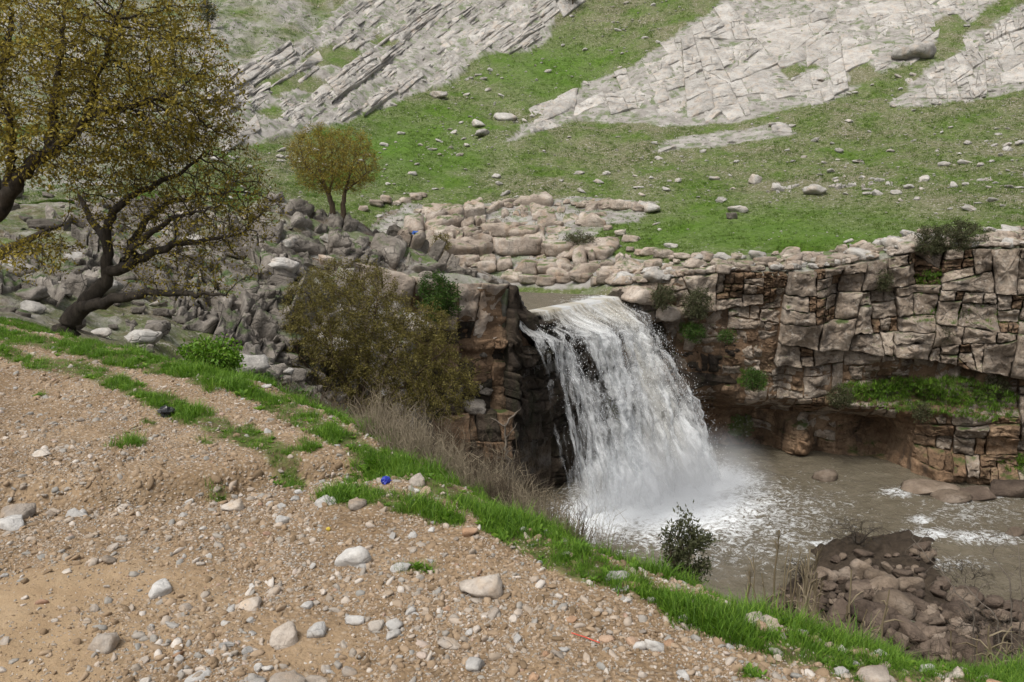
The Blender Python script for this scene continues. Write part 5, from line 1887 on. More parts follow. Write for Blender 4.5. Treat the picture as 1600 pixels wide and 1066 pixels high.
class MeshBag:
    def __init__(self): self.v, self.f, self.o = [], [], 0
    def add(self, v, f):
        self.v.append(v); self.f.append(f + self.o); self.o += len(v)
    def build(self, name, mat, parent, base):
        if not self.v: return None
        f4 = [q for q in self.f if q.shape[1] == 4]; f3 = [q for q in self.f if q.shape[1] == 3]
        fs = ([np.concatenate(f4)] if f4 else []) + ([np.concatenate(f3)] if f3 else [])
        return link(name, mesh_np(name, np.concatenate(self.v) - base, fs, True, mat), parent)


def leaf_quads(c, d, L, W, rng):
    """pointed folded leaves: six corners, four triangles' worth"""
    n = len(c)
    d = d / (np.linalg.norm(d, axis=1)[:, None] + 1e-9)
    s = np.cross(d, rng.normal(size=(n, 3))); s /= np.linalg.norm(s, axis=1)[:, None] + 1e-9
    u = np.cross(s, d)
    L = L[:, None]; W = W[:, None]
    v = np.stack([c, c + d * L * 0.45 + s * W * 0.5 + u * W * 0.15, c + d * L + u * L * 0.1, c + d * L * 0.45 - s * W * 0.5 + u * W * 0.15], 1)
    f = np.arange(n)[:, None] * 4 + np.arange(4)[None]
    return v.reshape(-1, 3), f


def ellipsoid(c, r, n, rng, hollow=0.0, zmin=None):
    out = []
    while len(out) < n:
        p = rng.uniform(-1, 1, 3)
        q = np.linalg.norm(p)
        if q > 1 or q < hollow * rng.random(): continue
        w = np.array(c) + p * np.array(r)
        if zmin is not None and w[2] < zmin: continue
        out.append(w)
    return out


def make_tree(name, label, cat, limbs, apts, step, kill, infl, tip, bark, leaf, n_leaf, leaf_len, leaf_w, seed, trunk_r=0.05, twig=True, iters=140, grav=0.0, cluster=0.05, group=None, twiglets=2, droop=0.0, tw_len=0.9):
    rng = np.random.default_rng(seed)
    nodes, par, rad = colonize(limbs, apts, step, kill, infl, iters, seed, grav)
    r, nk = pipe_radii(par, rad, tip)
    base = nodes[0].copy()
    root = tag(empty(name, base), label, cat, group)
    trunk, wood = MeshBag(), MeshBag()
    jit = rng.normal(0, 1, nodes.shape) * (np.minimum(r, 0.02) * 0.8)[:, None]
    nj = nodes + jit
    for ch in chains(nodes, par, r):
        if len(ch) < 2: continue
        rr = r[ch].copy()
        if par[ch[0]] >= -1 and len(ch) > 1: rr[0] = min(rr[0], rr[1] * 1.25)
        big = rr.max()
        sides = 9 if big > 0.08 else 6 if big > 0.025 else 4 if big > 0.010 else 3
        rr[-1] *= 0.5
        v, f = tube(nj[ch], rr, sides)
        (trunk if big >= trunk_r else wood).add(v, f)
    # twiglets with the leaves on them
    tips = np.nonzero((r < tip * 2.6))[0]
    tv = MeshBag()
    lc, ld = [], []
    if twiglets:
        for i in np.repeat(tips, twiglets):
            d = (nodes[i] - nodes[par[i]]) if par[i] >= 0 else np.array([0, 0, 1.0])
            d = d / (np.linalg.norm(d) + 1e-9) + rng.normal(0, 0.75, 3); d[2] += grav - droop; d /= np.linalg.norm(d) + 1e-9
            L = step * rng.uniform(0.5, 1.6) * tw_len
            e = nj[i] + d * L
            mid = nj[i] + d * L * 0.5 + rng.normal(0, 0.06 * L, 3)
            if twig:
                v, f = tube(np.array([nj[i], e]), [tip * 0.8, tip * 0.35], 3)
                wood.add(v, f)
            lc.append(e); ld.append(d)
    else:
        for i in tips:
            lc.append(nj[i]); ld.append(np.array([0, 0, 1.0]))
    trunk.build('trunk', bark, root, base)
    wood.build('branches', bark if name != 'dry_brush' else M_TWIG, root, base)
    if n_leaf and leaf is not None and lc:
        lc = np.array(lc); ld = np.array(ld)
        k = rng.integers(0, len(lc), n_leaf)
        c = lc[k] - ld[k] * (rng.random(n_leaf) * step * 0.7)[:, None] + rng.normal(0, cluster, (n_leaf, 3))
        d = ld[k] * 0.6 + rng.normal(0, 0.7, (n_leaf, 3)); d[:, 2] -= droop
        L = leaf_len * rng.uniform(0.6, 1.3, n_leaf)
        v, f = leaf_quads(c, d, L, L * leaf_w, rng)
        link('foliage', mesh_np('foliage', v - base, f, True, leaf), root)
    return root, len(nodes)


def A(px, py, y):
    return tuple(at(px, py, y))


rng = np.random.default_rng(81)
# the leaning tree at the head of the grass edge
zb = float(any_z(at(100, 512, 12.3)[0], 12.3)[0])
b0 = at(92, 515, 12.3); b0[2] = zb - 0.1
limbs = [([b0, A(120, 486, 12.3), A(168, 440, 12.25)], [0.22, 0.14, 0.11], None),
         ([A(168, 440, 12.25), A(167, 400, 12.2), A(166, 365, 12.2), A(177, 330, 12.15), A(205, 306, 12.1), A(243, 286, 12.0), A(280, 272, 12.0), A(318, 240, 11.9)], [0.09, 0.08, 0.07, 0.06, 0.05, 0.04, 0.03, 0.015], 0),
         ([A(178, 430, 12.2), A(215, 405, 12.1), A(250, 392, 12.0), A(284, 380, 11.9), A(330, 374, 11.8), A(372, 366, 11.7)], [0.085, 0.07, 0.06, 0.045, 0.03, 0.015], 0),
         ([A(190, 420, 12.3), A(205, 380, 12.4), A(228, 345, 12.5), A(262, 318, 12.6), A(310, 305, 12.7), A(360, 300, 12.8)], [0.07, 0.06, 0.05, 0.035, 0.025, 0.012], 0),
         ([A(128, 482, 12.2), A(175, 470, 12.0), A(228, 457, 11.8), A(290, 458, 11.7), A(352, 461, 11.6)], [0.10, 0.08, 0.06, 0.04, 0.018], 0),
         ([A(168, 380, 12.2), A(140, 340, 12.5), A(120, 300, 12.7)], [0.07, 0.05, 0.02], 0),
         ([A(200, 395, 12.0), A(240, 360, 11.8), A(275, 340, 11.6), A(320, 330, 11.4)], [0.06, 0.045, 0.03, 0.015], 0)]
cr = []
for c, rx, ry, n in [((300, 275), 110, 85, 520), ((350, 330), 85, 75, 420), ((270, 360), 110, 70, 240), ((380, 320), 55, 70, 230), ((300, 430), 100, 45, 150), ((200, 300), 80, 60, 150)]:
    p = at(c[0], c[1], 12.1)
    cr += ellipsoid(p, (rx * 12.1 / FPX, 1.25, ry * 12.1 / FPX), n, rng, 0.3)
r1 = make_tree('leaning_tree', 'gnarled leaning tree with sparse olive leaves at the grass edge', 'tree', limbs, cr, 0.085, 0.12, 1.4, 0.0036, M_BARK, M_LEAF, 8500, 0.056, 0.42, 5, cluster=0.035, grav=0.03)
# the big tree whose trunk stands outside the picture on the left
zb = float(any_z(-8.6, 12.0)[0])
limbs = [([(-8.6, 12.0, zb - 0.1), (-8.5, 12.0, zb + 0.9), A(-40, 370, 12.0), A(0, 326, 11.8)], [0.30, 0.22, 0.17, 0.13], None),
         ([A(0, 326, 11.8), A(30, 275, 11.7), A(60, 250, 11.6), A(92, 228, 11.5), A(125, 200, 11.4), A(152, 174, 11.3), A(185, 170, 11.2), A(214, 166, 11.1), A(260, 150, 11.0)], [0.12, 0.10, 0.085, 0.07, 0.055, 0.04, 0.032, 0.025, 0.015], 0),
         ([A(75, 240, 11.6), A(84, 190, 11.7), A(88, 140, 11.7), A(92, 100, 11.8), A(100, 40, 11.9), A(104, -40, 11.9)], [0.08, 0.065, 0.055, 0.045, 0.03, 0.015], 0),
         ([A(0, 326, 11.8), A(-30, 240, 12.0), A(-20, 160, 12.2), A(10, 90, 12.3), A(20, 20, 12.4)], [0.15, 0.12, 0.09, 0.06, 0.03], 0),
         ([A(10, 300, 11.8), A(20, 210, 11.4), A(8, 160, 11.2), A(-20, 100, 11.0)], [0.07, 0.05, 0.035, 0.02], 0),
         ([A(130, 198, 11.4), A(150, 130, 11.3), A(170, 80, 11.2), A(185, 20, 11.1)], [0.05, 0.04, 0.03, 0.015], 0),
         ([A(-40, 400, 12.0), A(0, 395, 11.8), A(50, 372, 11.6), A(95, 352, 11.5)], [0.09, 0.07, 0.045, 0.02], 0)]
cr = []
for c, rx, ry, n in [((60, 120), 150, 130, 700), ((180, 90), 130, 100, 700), ((270, 130), 95, 95, 620), ((120, 230), 140, 70, 420), ((230, 200), 110, 60, 380), ((170, 0), 150, 70, 420), ((-120, 120), 140, 160, 300), ((310, 180), 50, 45, 170), ((50, 400), 70, 30, 90)]:
    p = at(c[0], c[1], 11.5)
    cr += ellipsoid(p, (rx * 11.5 / FPX, 1.35, ry * 11.5 / FPX), n, rng, 0.3)
r2 = make_tree('leafy_tree', 'big tree with dense golden olive leaves filling the upper left corner', 'tree', limbs, cr, 0.085, 0.12, 1.5, 0.0036, M_BARK, M_LEAF, 38000, 0.060, 0.44, 6, cluster=0.04, grav=0.03)
print('trees', r1[1], r2[1], round(time.time() - T0, 1))
# the round two-stemmed tree on the ridge
g = hit(526, 343, 36)[0]
yb = float(min(g[1], 43)); zb = float(gz_at(at(526, 343, yb)[0], yb)[0])
L1 = at(522, 340, yb); L2 = at(536, 340, yb)
L1[2] = zb - 0.15; L2[2] = zb - 0.15
limbs = [([L1, A(518, 315, yb), A(508, 290, yb), A(498, 262, yb)], [0.16, 0.13, 0.09, 0.05], None),
         ([L2, A(536, 318, yb), A(540, 295, yb + 0.2), A(548, 270, yb + 0.3)], [0.15, 0.12, 0.08, 0.05], None),
         ([A(514, 305, yb), A(520, 280, yb + 0.4), A(518, 255, yb + 0.6)], [0.06, 0.05, 0.03], 0),
         ([A(508, 290, yb), A(490, 272, yb - 0.3), A(475, 255, yb - 0.5)], [0.05, 0.04, 0.02], 0),
         ([A(538, 300, yb), A(558, 285, yb - 0.3), A(572, 270, yb - 0.5)], [0.05, 0.04, 0.02], 0)]
cr = []
for c, rx, ry, n in [((498, 248), 48, 52, 800), ((545, 255), 46, 50, 800), ((520, 275), 60, 32, 250)]:
    p = at(c[0], c[1], yb)
    cr += ellipsoid(p, (rx * yb / FPX, 1.6, ry * yb / FPX), n, rng, 0.6)
r3 = make_tree('round_tree', 'round-crowned tree with two thin stems standing on the rock ridge', 'tree', limbs, cr, 0.16, 0.20, 2.0, 0.006, M_BARKD, M_LEAF, 24000, 0.085, 0.35, 7, cluster=0.07, grav=0.16)
# a far faint tree and the bush at the top edge
for px, py, w, h, lab, lf in [(325, 48, 26, 34, 'tiny hazy bare tree far up the left hillside', M_LEAFD), (895, 12, 34, 30, 'small round shrub at the top edge above the slanting strata', M_LEAFD)]:
    g = hit(px, py, 50)[0]; yb = float(g[1])
    s = yb / FPX
    limbs = [([g - np.array([0, 0, 0.2]), g + np.array([0, 0, h * s * 0.45])], [0.16, 0.10], None)]
    cr = ellipsoid(g + np.array([0, 0, h * s * 0.75]), (w * s * 0.5, w * s * 0.5, h * s * 0.5), 300, rng, 0.3)
    make_tree('far_tree', lab, 'tree', limbs, cr, 0.32, 0.40, 4.0, 0.012, M_BARKD, lf, 1800, 0.22, 0.5, int(px), cluster=0.2, grav=0.1)
# the wide budding bush on the gully side
bx = at(560, 640, 25.0); bz = float(gz_at(bx[0], 25.0)[0])
B0 = np.array([bx[0], 25.0, bz - 0.1])
limbs = []
for k, (px, py, dy) in enumerate([(470, 560, -0.6), (500, 500, 0.3), (545, 480, 0.8), (590, 470, -0.2), (640, 500, 0.5), (680, 560, -0.5), (620, 560, -1.2), (520, 560, -1.2), (700, 600, 0.3), (570, 520, 1.3)]):
    e = at(px, py, 25 + dy)
    m = B0 * 0.45 + e * 0.55 + rng.normal(0, 0.12, 3); m[2] -= 0.15
    limbs.append(([B0 + rng.normal(0, 0.08, 3) * np.array([1, 1, 0]), m, e], [0.07, 0.045, 0.022], 0 if k else None))
cr = []
for c, rx, ry, n in [((540, 490), 100, 88, 900), ((620, 540), 105, 80, 850), ((500, 570), 75, 70, 450), ((680, 600), 70, 60, 380), ((590, 610), 110, 50, 450)]:
    p = at(c[0], c[1], 25)
    cr += ellipsoid(p, (rx * 25 / FPX, 1.9, ry * 25 / FPX), n, rng, 0.45)
r4 = make_tree('budding_bush', 'wide dome-shaped bush with brown green buds on the gully side', 'shrub', limbs, cr, 0.13, 0.17, 2.2, 0.0045, M_BARKD, M_LEAFB, 88000, 0.065, 0.45, 8, trunk_r=0.03, cluster=0.05, grav=0.08)
print('trees', r3[1], r4[1], round(time.time() - T0, 1))


def shrub(px, py, w, h, y, name, label, leaf, n_leaf, bark=None, seed=0, cat='shrub', group=None, L=0.05, tip=0.004, grav=0.15, n=160, lw=0.4, snap=True, step=None, top=None):
    p = at(px, py, y)
    if snap:
        p[2] = float(any_z(p[0], y)[0]) - 0.04
    s = y / FPX
    if top is not None:
        h = (at(px, top, y)[2] - p[2]) / s
    r = np.random.default_rng(seed)
    limbs = []
    for k in range(5):
        a = r.uniform(0, 6.28); q = r.uniform(0.15, 0.4)
        limbs.append(([p + np.array([math.cos(a), math.sin(a), 0]) * 0.05 * w * s, p + np.array([math.cos(a) * q * w * s * 0.6, math.sin(a) * q * w * s * 0.6, h * s * r.uniform(0.4, 0.6)])], [tip * 3, tip * 1.6], 0 if k else None))
    cr = ellipsoid(p + np.array([0, 0, h * s * 0.55]), (w * s * 0.5, w * s * 0.45, h * s * 0.55), n, r, 0.2, p[2] + 0.03)
    st = step or max(0.03, h * s * 0.07)
    return make_tree(name, label, cat, limbs, cr, st, st * 1.3, w * s, tip, bark or M_BARKD, leaf, n_leaf, L, lw, seed + 3, trunk_r=1.0, cluster=L * 0.8, grav=grav, group=group, iters=60)[0]


# shrubs that stand out
shrub(330, 590, 100, 62, 8.3, 'leafy_shrub', 'low dense green shrub on the grass edge below the leaning tree', M_GRASS, 4200, None, 201, L=0.045, n=240, lw=0.55)
shrub(1066, 905, 62, 90, 3.75, 'upright_shrub', 'dark upright shrub on the brink in front of the foaming pool', M_LEAFD, 4200, None, 202, L=0.024, tip=0.0026, grav=0.5, n=300, lw=0.35, top=824)
for px, py, w, h, y, lab, lf, n in [
        (1500, 398, 85, 48, 45.2, 'biggest round grey green bush on top of the right cliff', M_LEAFD, 3400), (1452, 404, 50, 46, 45.2, 'bush just left of the biggest one on top of the right cliff', M_LEAFD, 1800),
        (1088, 505, 48, 52, 45.3, 'dark bush hanging on the cliff right of the waterfall lip', M_LEAFD, 1900), (1036, 485, 40, 36, 45.6, 'small dark bush beside the pale shoulder boulder', M_LEAFD, 1300),
        (1512, 505, 58, 34, 44.9, 'grey green bush on the upper grassy ledge of the cliff', M_LEAFD, 1600), (1312, 640, 40, 36, 44.3, 'grey bush at the left end of the long grassy ledge', M_LEAFD, 1100),
        (1465, 545, 40, 46, 44.4, 'thin grey bush in the cleft below the upper grassy ledge', M_LEAFD, 900), (1178, 612, 38, 34, 44.6, 'green fern-like bush in the crack of the lower cliff', M_LEAFG, 1200),
        (1085, 535, 34, 28, 45.4, 'green plant below the dark hanging bush', M_LEAFG, 1000), (1380, 455, 30, 30, 45.0, 'small bush in the cliff face under the rim', M_LEAFD, 700),
        (685, 510, 70, 80, 36.3, 'dark green bush in the cleft left of the rock buttress', M_LEAFG, 3200), (1555, 625, 36, 40, 43.8, 'grey bush at the right end of the long grassy ledge', M_LEAFD, 900),
        (1440, 660, 30, 30, 43.8, 'small grey bush under the long grassy ledge', M_LEAFD, 600), (1135, 535, 26, 18, 45.2, 'little green tuft plant on the squared blocks', M_LEAFG, 500),
        (905, 385, 50, 20, 56.0, 'low dark bush among the terrace boulders', M_LEAFD, 900), (690, 395, 34, 26, 55, 'brown bush at the back of the ridge gap', M_LEAFB, 800)]:
    shrub(px, py, w, h, y, 'cliff_shrub', lab, lf, int(n * 2.2), None, int(px + py), L=0.11, tip=0.008, n=130, snap=False)
# far dots of scrub on the slabs
shrub(405, 605, 60, 34, 8.2, 'leafy_shrub', 'green shrub right of the low dense shrub on the brink', M_LEAFG, 2200, None, 230, L=0.05, n=150, lw=0.5)
shrub(455, 632, 60, 28, 7.9, 'leafy_shrub', 'small green shrub under the left side of the wide bush', M_LEAFG, 2200, None, 231, L=0.05, n=150, lw=0.5)
# grassy ledges of the cliff
lg = [src('ledge_tuft', tuft(14, 0.30, 0.16, 0.030, 1200 + k, M_GRASS if k < 2 else M_TURF, 3, 0.7)) for k in range(4)]
pts_ = []
for poly, n in [([(1320, 612), (1390, 600), (1500, 588), (1560, 612), (1545, 640), (1400, 640), (1335, 632)], 1000), ([(1425, 492), (1500, 478), (1600, 476), (1600, 500), (1480, 508), (1430, 505)], 480),
                ([(1525, 700), (1600, 690), (1600, 712), (1540, 716)], 260), ([(1170, 590), (1215, 600), (1210, 620), (1165, 612)], 60), ([(1075, 515), (1100, 515), (1100, 538), (1075, 535)], 60), ([(1440, 430), (1470, 425), (1462, 470), (1440, 465)], 120)]:
    pa = np.array(poly, float)
    k = 0
    while k < n:
        q = rng.uniform(pa.min(0), pa.max(0))
        if not in_poly(q[:1], q[1:], poly)[0]: continue
        k += 1
        s, z = cliff_uv(q[0], q[1], 44.6)
        back = rng.uniform(-0.1, 0.7)
        w = cliff_mapper(np.array([s]), np.array([z]), np.array([0.55 - back]))[0]
        pts_.append(w)
pts_ = np.array(pts_); N = len(pts_)
sc = rng.uniform(0.5, 1.2, N)
scatter('ledge_grass', pts_, np.stack([rng.normal(0.25, 0.25, N), rng.normal(0, 0.25, N), rng.uniform(0, 6.28, N)], 1), np.stack([sc, sc, sc], 1), rng.integers(0, 4, N), lg,
        'green grass hanging on the ledges of the right cliff', 'grass')

# dry brush along the brink and down the gully: sheaves of thin forked stems
M_STRAW = bark_material('straw_stems', (0.14, 0.115, 0.075), (0.33, 0.275, 0.195))
M_STRAWD = bark_material('brown_stems', (0.055, 0.042, 0.028), (0.15, 0.115, 0.08))


def sheaf(px, py, w, h, y, seed, label, group, mat, n=150, r0=0.0038):
    r = np.random.default_rng(seed)
    top = at(px, py - h, y)
    p = at(px, py, y); zg = float(any_z(p[0], y)[0])
    p[2] = zg - 0.05
    H_ = max(top[2] - zg, h * y / FPX)
    hw = w * y / FPX * 0.5
    root = tag(empty('dry_brush', p), label, 'brush', group)
    bag = MeshBag()
    for k in range(n):
        a = r.uniform(0, 6.28); q = math.sqrt(r.random())
        b = np.array([math.cos(a), math.sin(a) * 0.7, 0]) * q * hw * 0.55
        hh = H_ * r.uniform(0.45, 1.05) * (1 - 0.25 * q)
        out = np.array([math.cos(a), math.sin(a) * 0.7, 0]) * hw * r.uniform(0.2, 0.8) * q + r.normal(0, 0.05 * H_, 3) * np.array([1, 1, 0])
        t = np.linspace(0, 1, 5)[:4] * 4 / 3
        pts = p + b + np.outer(t ** 1.7, out) + np.outer(t, [0, 0, hh]) + r.normal(0, 0.012 * H_, (4, 3)) * t[:, None]
        v, f_ = tube(pts, r0 * y / 8 * (1.1 - 0.75 * t), 3); bag.add(v, f_)
        for m in range(2):
            i_ = r.integers(1, 4)
            d = np.array([r.normal(0, 1), r.normal(0, 1), r.uniform(0.4, 1.6)]); d /= np.linalg.norm(d)
            L = hh * r.uniform(0.12, 0.32)
            v, f_ = tube(np.array([pts[i_], pts[i_] + d * L]), np.array([0.7, 0.3]) * r0 * y / 8, 3); bag.add(v, f_)
    bag.build('stems', mat, root, p)


k = 0
r_ = np.random.default_rng(91)
for row, (y, lift, n) in enumerate([(0.45, 0, 9), (0.9, -14, 9), (1.6, -26, 8), (2.6, -38, 7)]):
    for t in np.linspace(0, 1, n):
        px = 585 + 300 * t + r_.normal(0, 6) + row * 6
        e_ = np.interp(px, [p[0] for p in EDGE_PX], [p[1] for p in EDGE_PX])
        if px > 900: continue
        h = (68, 74, 72, 66)[row] * (1.0 - 0.35 * abs(t - 0.35)) * r_.uniform(0.8, 1.2)
        ye = float(on_plane(px, e_, 0.0)[1])
        sheaf(px, e_ - 22 + lift * (0.6 + 0.4 * (1 - t)), 80, h, ye + y, 400 + k, ('pale straw brush right behind the grassy brink left of the falls', 'straw brown brush in the second row down the brink', 'brown brush half way down the gully left of the falls', 'dark brown brush low in the gully left of the falls')[row],
              ('straw brush behind the brink', 'second row of brush', 'brush half way down the gully', 'brush low in the gully')[row], (M_STRAW, M_STRAWD)[row > 1 or r_.random() < 0.3], 110)
        k += 1
for i_, (px, py, w, h, y) in enumerate([(440, 618, 70, 34, 8.0), (480, 640, 80, 40, 7.6), (520, 660, 90, 46, 7.2), (560, 680, 90, 50, 6.8), (500, 640, 90, 50, 9.0), (550, 660, 100, 56, 8.5), (590, 680, 90, 60, 8.0)]):
    sheaf(px, py, w, h, y, 480 + i_, 'grey brown brush under the wide dome-shaped bush', 'brush under the wide bush', M_STRAWD, 130)
for i_, (px, py, w, h, y) in enumerate([(1400, 1010, 110, 34, 3.5), (1470, 1022, 110, 44, 3.3), (1540, 1035, 120, 60, 3.2), (1600, 1045, 120, 70, 3.1), (1500, 1015, 110, 40, 3.8), (1580, 1025, 120, 60, 3.7), (1340, 996, 100, 30, 3.6)]):
    sheaf(px, py, w, h, y, 500 + i_, 'grey brown brushwood on the slope below the right end of the brink', 'brushwood below the right brink', M_STRAWD if i_ % 3 else M_STRAW, 70, 0.004)
sheaf(930, 852, 110, 70, 4.5, 470, 'pale leafless twiggy brush on the brink in front of the foam', None, M_STRAW, 130, 0.0028)
sheaf(985, 872, 60, 40, 4.2, 471, 'lower leafless brush right of the pale one in front of the foam', None, M_STRAWD, 70, 0.0028)
# the bare sapling against the dark wall
sp = at(795, 800, 5.6); sp[2] = float(any_z(sp[0], 5.6)[0]) - 0.05
S_ = lambda a, b: A(a, b, 5.6)
make_tree('bare_sapling', 'bare forked sapling standing against the dark wet wall', 'tree', [([sp, S_(794, 735), S_(791, 700), S_(790, 675), S_(789, 660)], [0.014, 0.012, 0.010, 0.007, 0.005], None),
          ([S_(790, 664), S_(800, 650), S_(812, 640)], [0.009, 0.007, 0.003], 0), ([S_(790, 668), S_(778, 660), S_(767, 653)], [0.008, 0.006, 0.003], 0), ([S_(791, 684), S_(804, 672), S_(808, 660)], [0.007, 0.005, 0.003], 0)],
          ellipsoid(at(795, 720, 5.6), (0.12, 0.12, 0.18), 25, rng), 0.03, 0.045, 0.25, 0.0016, M_TWIG, None, 0, 0, 0, 9, trunk_r=0.012, twiglets=1)


# reeds and bare stems on the right brink
def reed(px, py, h_px, y, lean, seed, label, group, plume=False, thick=0.010):
    r = np.random.default_rng(seed)
    p = at(px, py, y)
    zg = float(any_z(p[0], y)[0])
    h = h_px * y / FPX + (p[2] - zg)
    p[2] = zg - 0.03
    n = 9
    t = np.linspace(0, 1, n)
    pts = p[None, :] + np.column_stack([lean * h * t ** 1.6 + r.normal(0, 0.004, n), r.normal(0, 0.004, n), h * t])
    root = tag(empty('reed', p), label, 'reed', group)
    bag = MeshBag()
    v, f = tube(pts, thick * (1 - 0.6 * t), 4)
    bag.add(v, f)
    bag.build('stem', M_DRY, root, p)
    lb = MeshBag()
    for k in range(3, n - 1):
        if r.random() < 0.6:
            d = np.array([r.normal(0, 1), r.normal(0, 0.6), r.uniform(0.6, 1.6)]); d /= np.linalg.norm(d)
            L = r.uniform(0.05, 0.14)
            q = np.array([pts[k], pts[k] + d * L * 0.5, pts[k] + d * L + np.array([0, 0, -0.03])])
            v, f = tube(q, [thick * 0.6, thick * 0.5, 0.0005], 3)
            lb.add(v, f)
    if plume:
        for k in range(30):
            u = r.uniform(0.86, 1.0); c = p + np.array([lean * h * u ** 1.6, 0, h * u])
            d = np.array([r.normal(0, 0.35), r.normal(0, 0.35), 1.0])
            v, f = tube(np.array([c, c + d * 0.02, c + d * 0.04]), [0.0012, 0.001, 0.0004], 3)
            lb.add(v, f)
    lb.build('leaves', M_DRY, root, p)
    return root


rng = np.random.default_rng(83)
reed(1204, 955, 155, 3.9, 0.02, 1, 'tallest plumed reed standing alone over the pool', None, True)
reed(1327, 985, 120, 3.6, -0.02, 2, 'pale single stem right of the reed cluster', None, False)
reed(1372, 985, 85, 3.5, 0.06, 3, 'slanting pale stem in front of the muddy bank boulders', None, False)
reed(1165, 945, 70, 3.9, 0.03, 4, 'short dark-headed stem left of the tallest plumed reed', None, True)
for k in range(22):
    px = rng.normal(1245, 22); py = 968 + (px - 1245) * 0.3
    reed(px, py, rng.uniform(60, 140), rng.uniform(3.6, 4.1), rng.normal(0.0, 0.05), 20 + k, 'thin dry reed in the cluster on the brink beside the pool outlet', 'reed cluster on the brink', rng.random() < 0.25, 0.008)
for k in range(10):
    px = rng.uniform(1290, 1345); py = 985
    reed(px, py, rng.uniform(25, 60), rng.uniform(3.5, 3.9), rng.normal(0.1, 0.2), 60 + k, 'short dry stalk at the foot of the pale single stem', 'short dry stalks right of the reed cluster', False, 0.008)
for k in range(12):
    px = rng.uniform(1500, 1610); py = 1015 + (px - 1500) * 0.25
    reed(px, py, rng.uniform(25, 75), rng.uniform(3.0, 3.4), rng.normal(0.05, 0.15), 80 + k, 'short dry stalk at the right end of the grassy brink', 'short dry stalks at the right end', False, 0.008)


def bare_stem(pts, y, label, seed, r0=0.006):
    r = np.random.default_rng(seed)
    W = [at(a, b, y + 0.1 * k) for k, (a, b) in enumerate(pts)]
    base = W[0].copy(); W[0][2] = min(W[0][2], float(any_z(W[0][0], W[0][1])[0]))
    cr = []
    for k in range(1, len(W)):
        cr += ellipsoid(W[k] * 0.6 + W[k - 1] * 0.4, (0.16, 0.16, 0.16), 14, r)
    make_tree('twiggy_shrub', label, 'branch', [(W, np.linspace(r0, 0.0018, len(W)), None)], cr, 0.035, 0.05, 0.3, 0.0012, M_TWIG, None, 0, 0, 0, seed, trunk_r=0.005, twiglets=1)


bare_stem([(1560, 1030), (1520, 960), (1480, 905), (1450, 870), (1425, 842)], 4.0, 'long bare arching stem crossing the muddy bank', 301)
bare_stem([(1620, 960), (1580, 910), (1552, 870), (1530, 830)], 4.0, 'bare branching stem entering from the right picture edge', 302)
bare_stem([(1600, 1020), (1560, 965), (1520, 930), (1500, 900)], 3.8, 'low bare stem between the arching stem and the right edge', 303)
bare_stem([(1598, 1035), (1597, 960), (1594, 890), (1590, 845)], 3.9, 'upright bare stem along the right picture edge', 304)
# flood drift: twiggy mats on the bank
for px, py, w, h, y, lab in [(1335, 892, 110, 36, 33.5, 'dark twiggy drift heap at the water side of the muddy bank'), (1450, 832, 60, 34, 37.5, 'small heap of flood drift stranded in the rapids'), (1500, 900, 110, 44, 31.5, 'brown twiggy drift spread over the right of the muddy bank'),
                             (1250, 930, 70, 36, 30.0, 'brown brush at the left end of the muddy bank'), (1540, 990, 140, 60, 26.0, 'grey brushwood in front of the muddy bank')]:
    p = at(px, py, y)
    shrub(px, py, w, h, y, 'drift_brush', lab, M_LEAFB, 160, M_BARK, int(px * 7), 'brush', None, 0.05, 0.006, 0.0, 420, 0.3, True, 0.10)

# ------------------------------------------------------------------ litter
def plain(name, c, rough=0.5):
    t = NT(name)
    n = t.noise(60, 3)
    return t.finish(t.principled(t.mix(0.3, c, t.ramp(n, [(0.3, 0.3), (0.7, 0.7)]), 'OVERLAY'), rough, t.bump(n, 0.2, 0.01), 0.4))


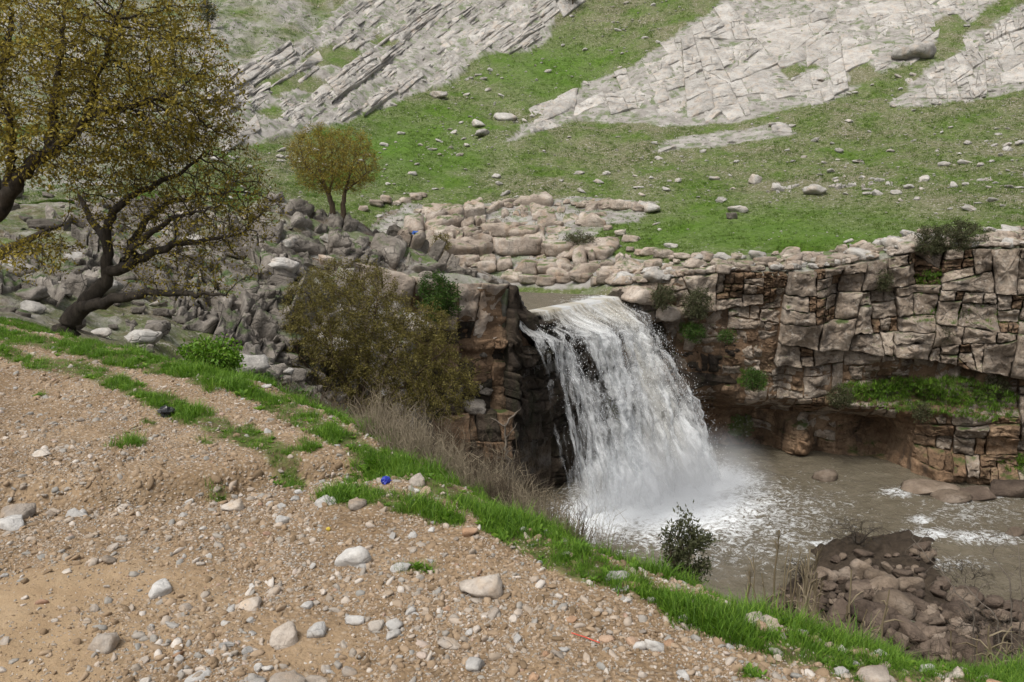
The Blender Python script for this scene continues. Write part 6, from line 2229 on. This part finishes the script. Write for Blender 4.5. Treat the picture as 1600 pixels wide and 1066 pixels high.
def crumple(name, p, size, mat, label, cat, seed, flat=0.5):
    v, f = ICO[3]
    r = np.random.default_rng(seed)
    n = fbm(v * 1.8 + seed, 4, 0.65)
    n = n - 0.35 * np.abs(fbm(v * 3.1 + seed * 2, 3))
    w = v * (1 + 0.5 * n)[:, None] * np.array(size) * np.array([1, 1, flat])
    tag(link(name, mesh_np(name, w, f, False, mat), None, p), label, cat)


p = on_plane(262, 650, 0.0); crumple('plastic_bag', (p[0], p[1], nz_at(*p)[0] + 0.03), (0.062, 0.05, 0.06), plain('black_plastic', (0.008, 0.008, 0.009), 0.35), 'crumpled black plastic bag lying at the second grass strip', 'bag', 3, 0.75)
p = on_plane(603, 758, 0.0); crumple('plastic_scrap', (p[0], p[1], nz_at(*p)[0] + 0.018), (0.024, 0.02, 0.03), plain('blue_plastic', (0.02, 0.035, 0.30), 0.4), 'small blue plastic scrap on the soil under the grass edge', 'litter', 5, 0.9)
p = on_plane(513, 829, 0.0); crumple('yellow_scrap', (p[0], p[1], nz_at(*p)[0] + 0.008), (0.012, 0.010, 0.012), plain('yellow_plastic', (0.50, 0.38, 0.05), 0.5), 'tiny yellow scrap on the gravel', 'litter', 6, 0.7)
for px, sx, sd, lab in [(631, 0.36, 8, 'larger blue sheet lying on the rock ridge'), (650, 0.20, 9, 'smaller blue sheet on the rock ridge right of the larger one')]:
    g = hit(px, 368 if px < 640 else 372, 36)[0]
    yb = min(g[1], 41.0); w = at(px, 366 if px < 640 else 364, yb)
    crumple('blue_sheet', (w[0], w[1], w[2]), (sx, 0.2, 0.16), plain('blue_tarpaulin', (0.03, 0.10, 0.36), 0.45), lab, 'tarpaulin', sd, 0.6)
W = []
for px, py in [(893, 983), (903, 986), (914, 988), (926, 992), (937, 996)]:
    p = on_plane(px, py, 0.0); W.append((p[0], p[1], nz_at(*p)[0] + 0.012))
v, f = tube(np.array(W), [0.0022] * 5, 5)
W0 = np.array(W[0])
tag(link('red_cord', mesh_np('red_cord', v - W0, f, True, plain('red_plastic', (0.55, 0.06, 0.03), 0.5)), None, W0), 'short red plastic cord on the right gravel', 'litter')
print('done', round(time.time() - T0, 1))
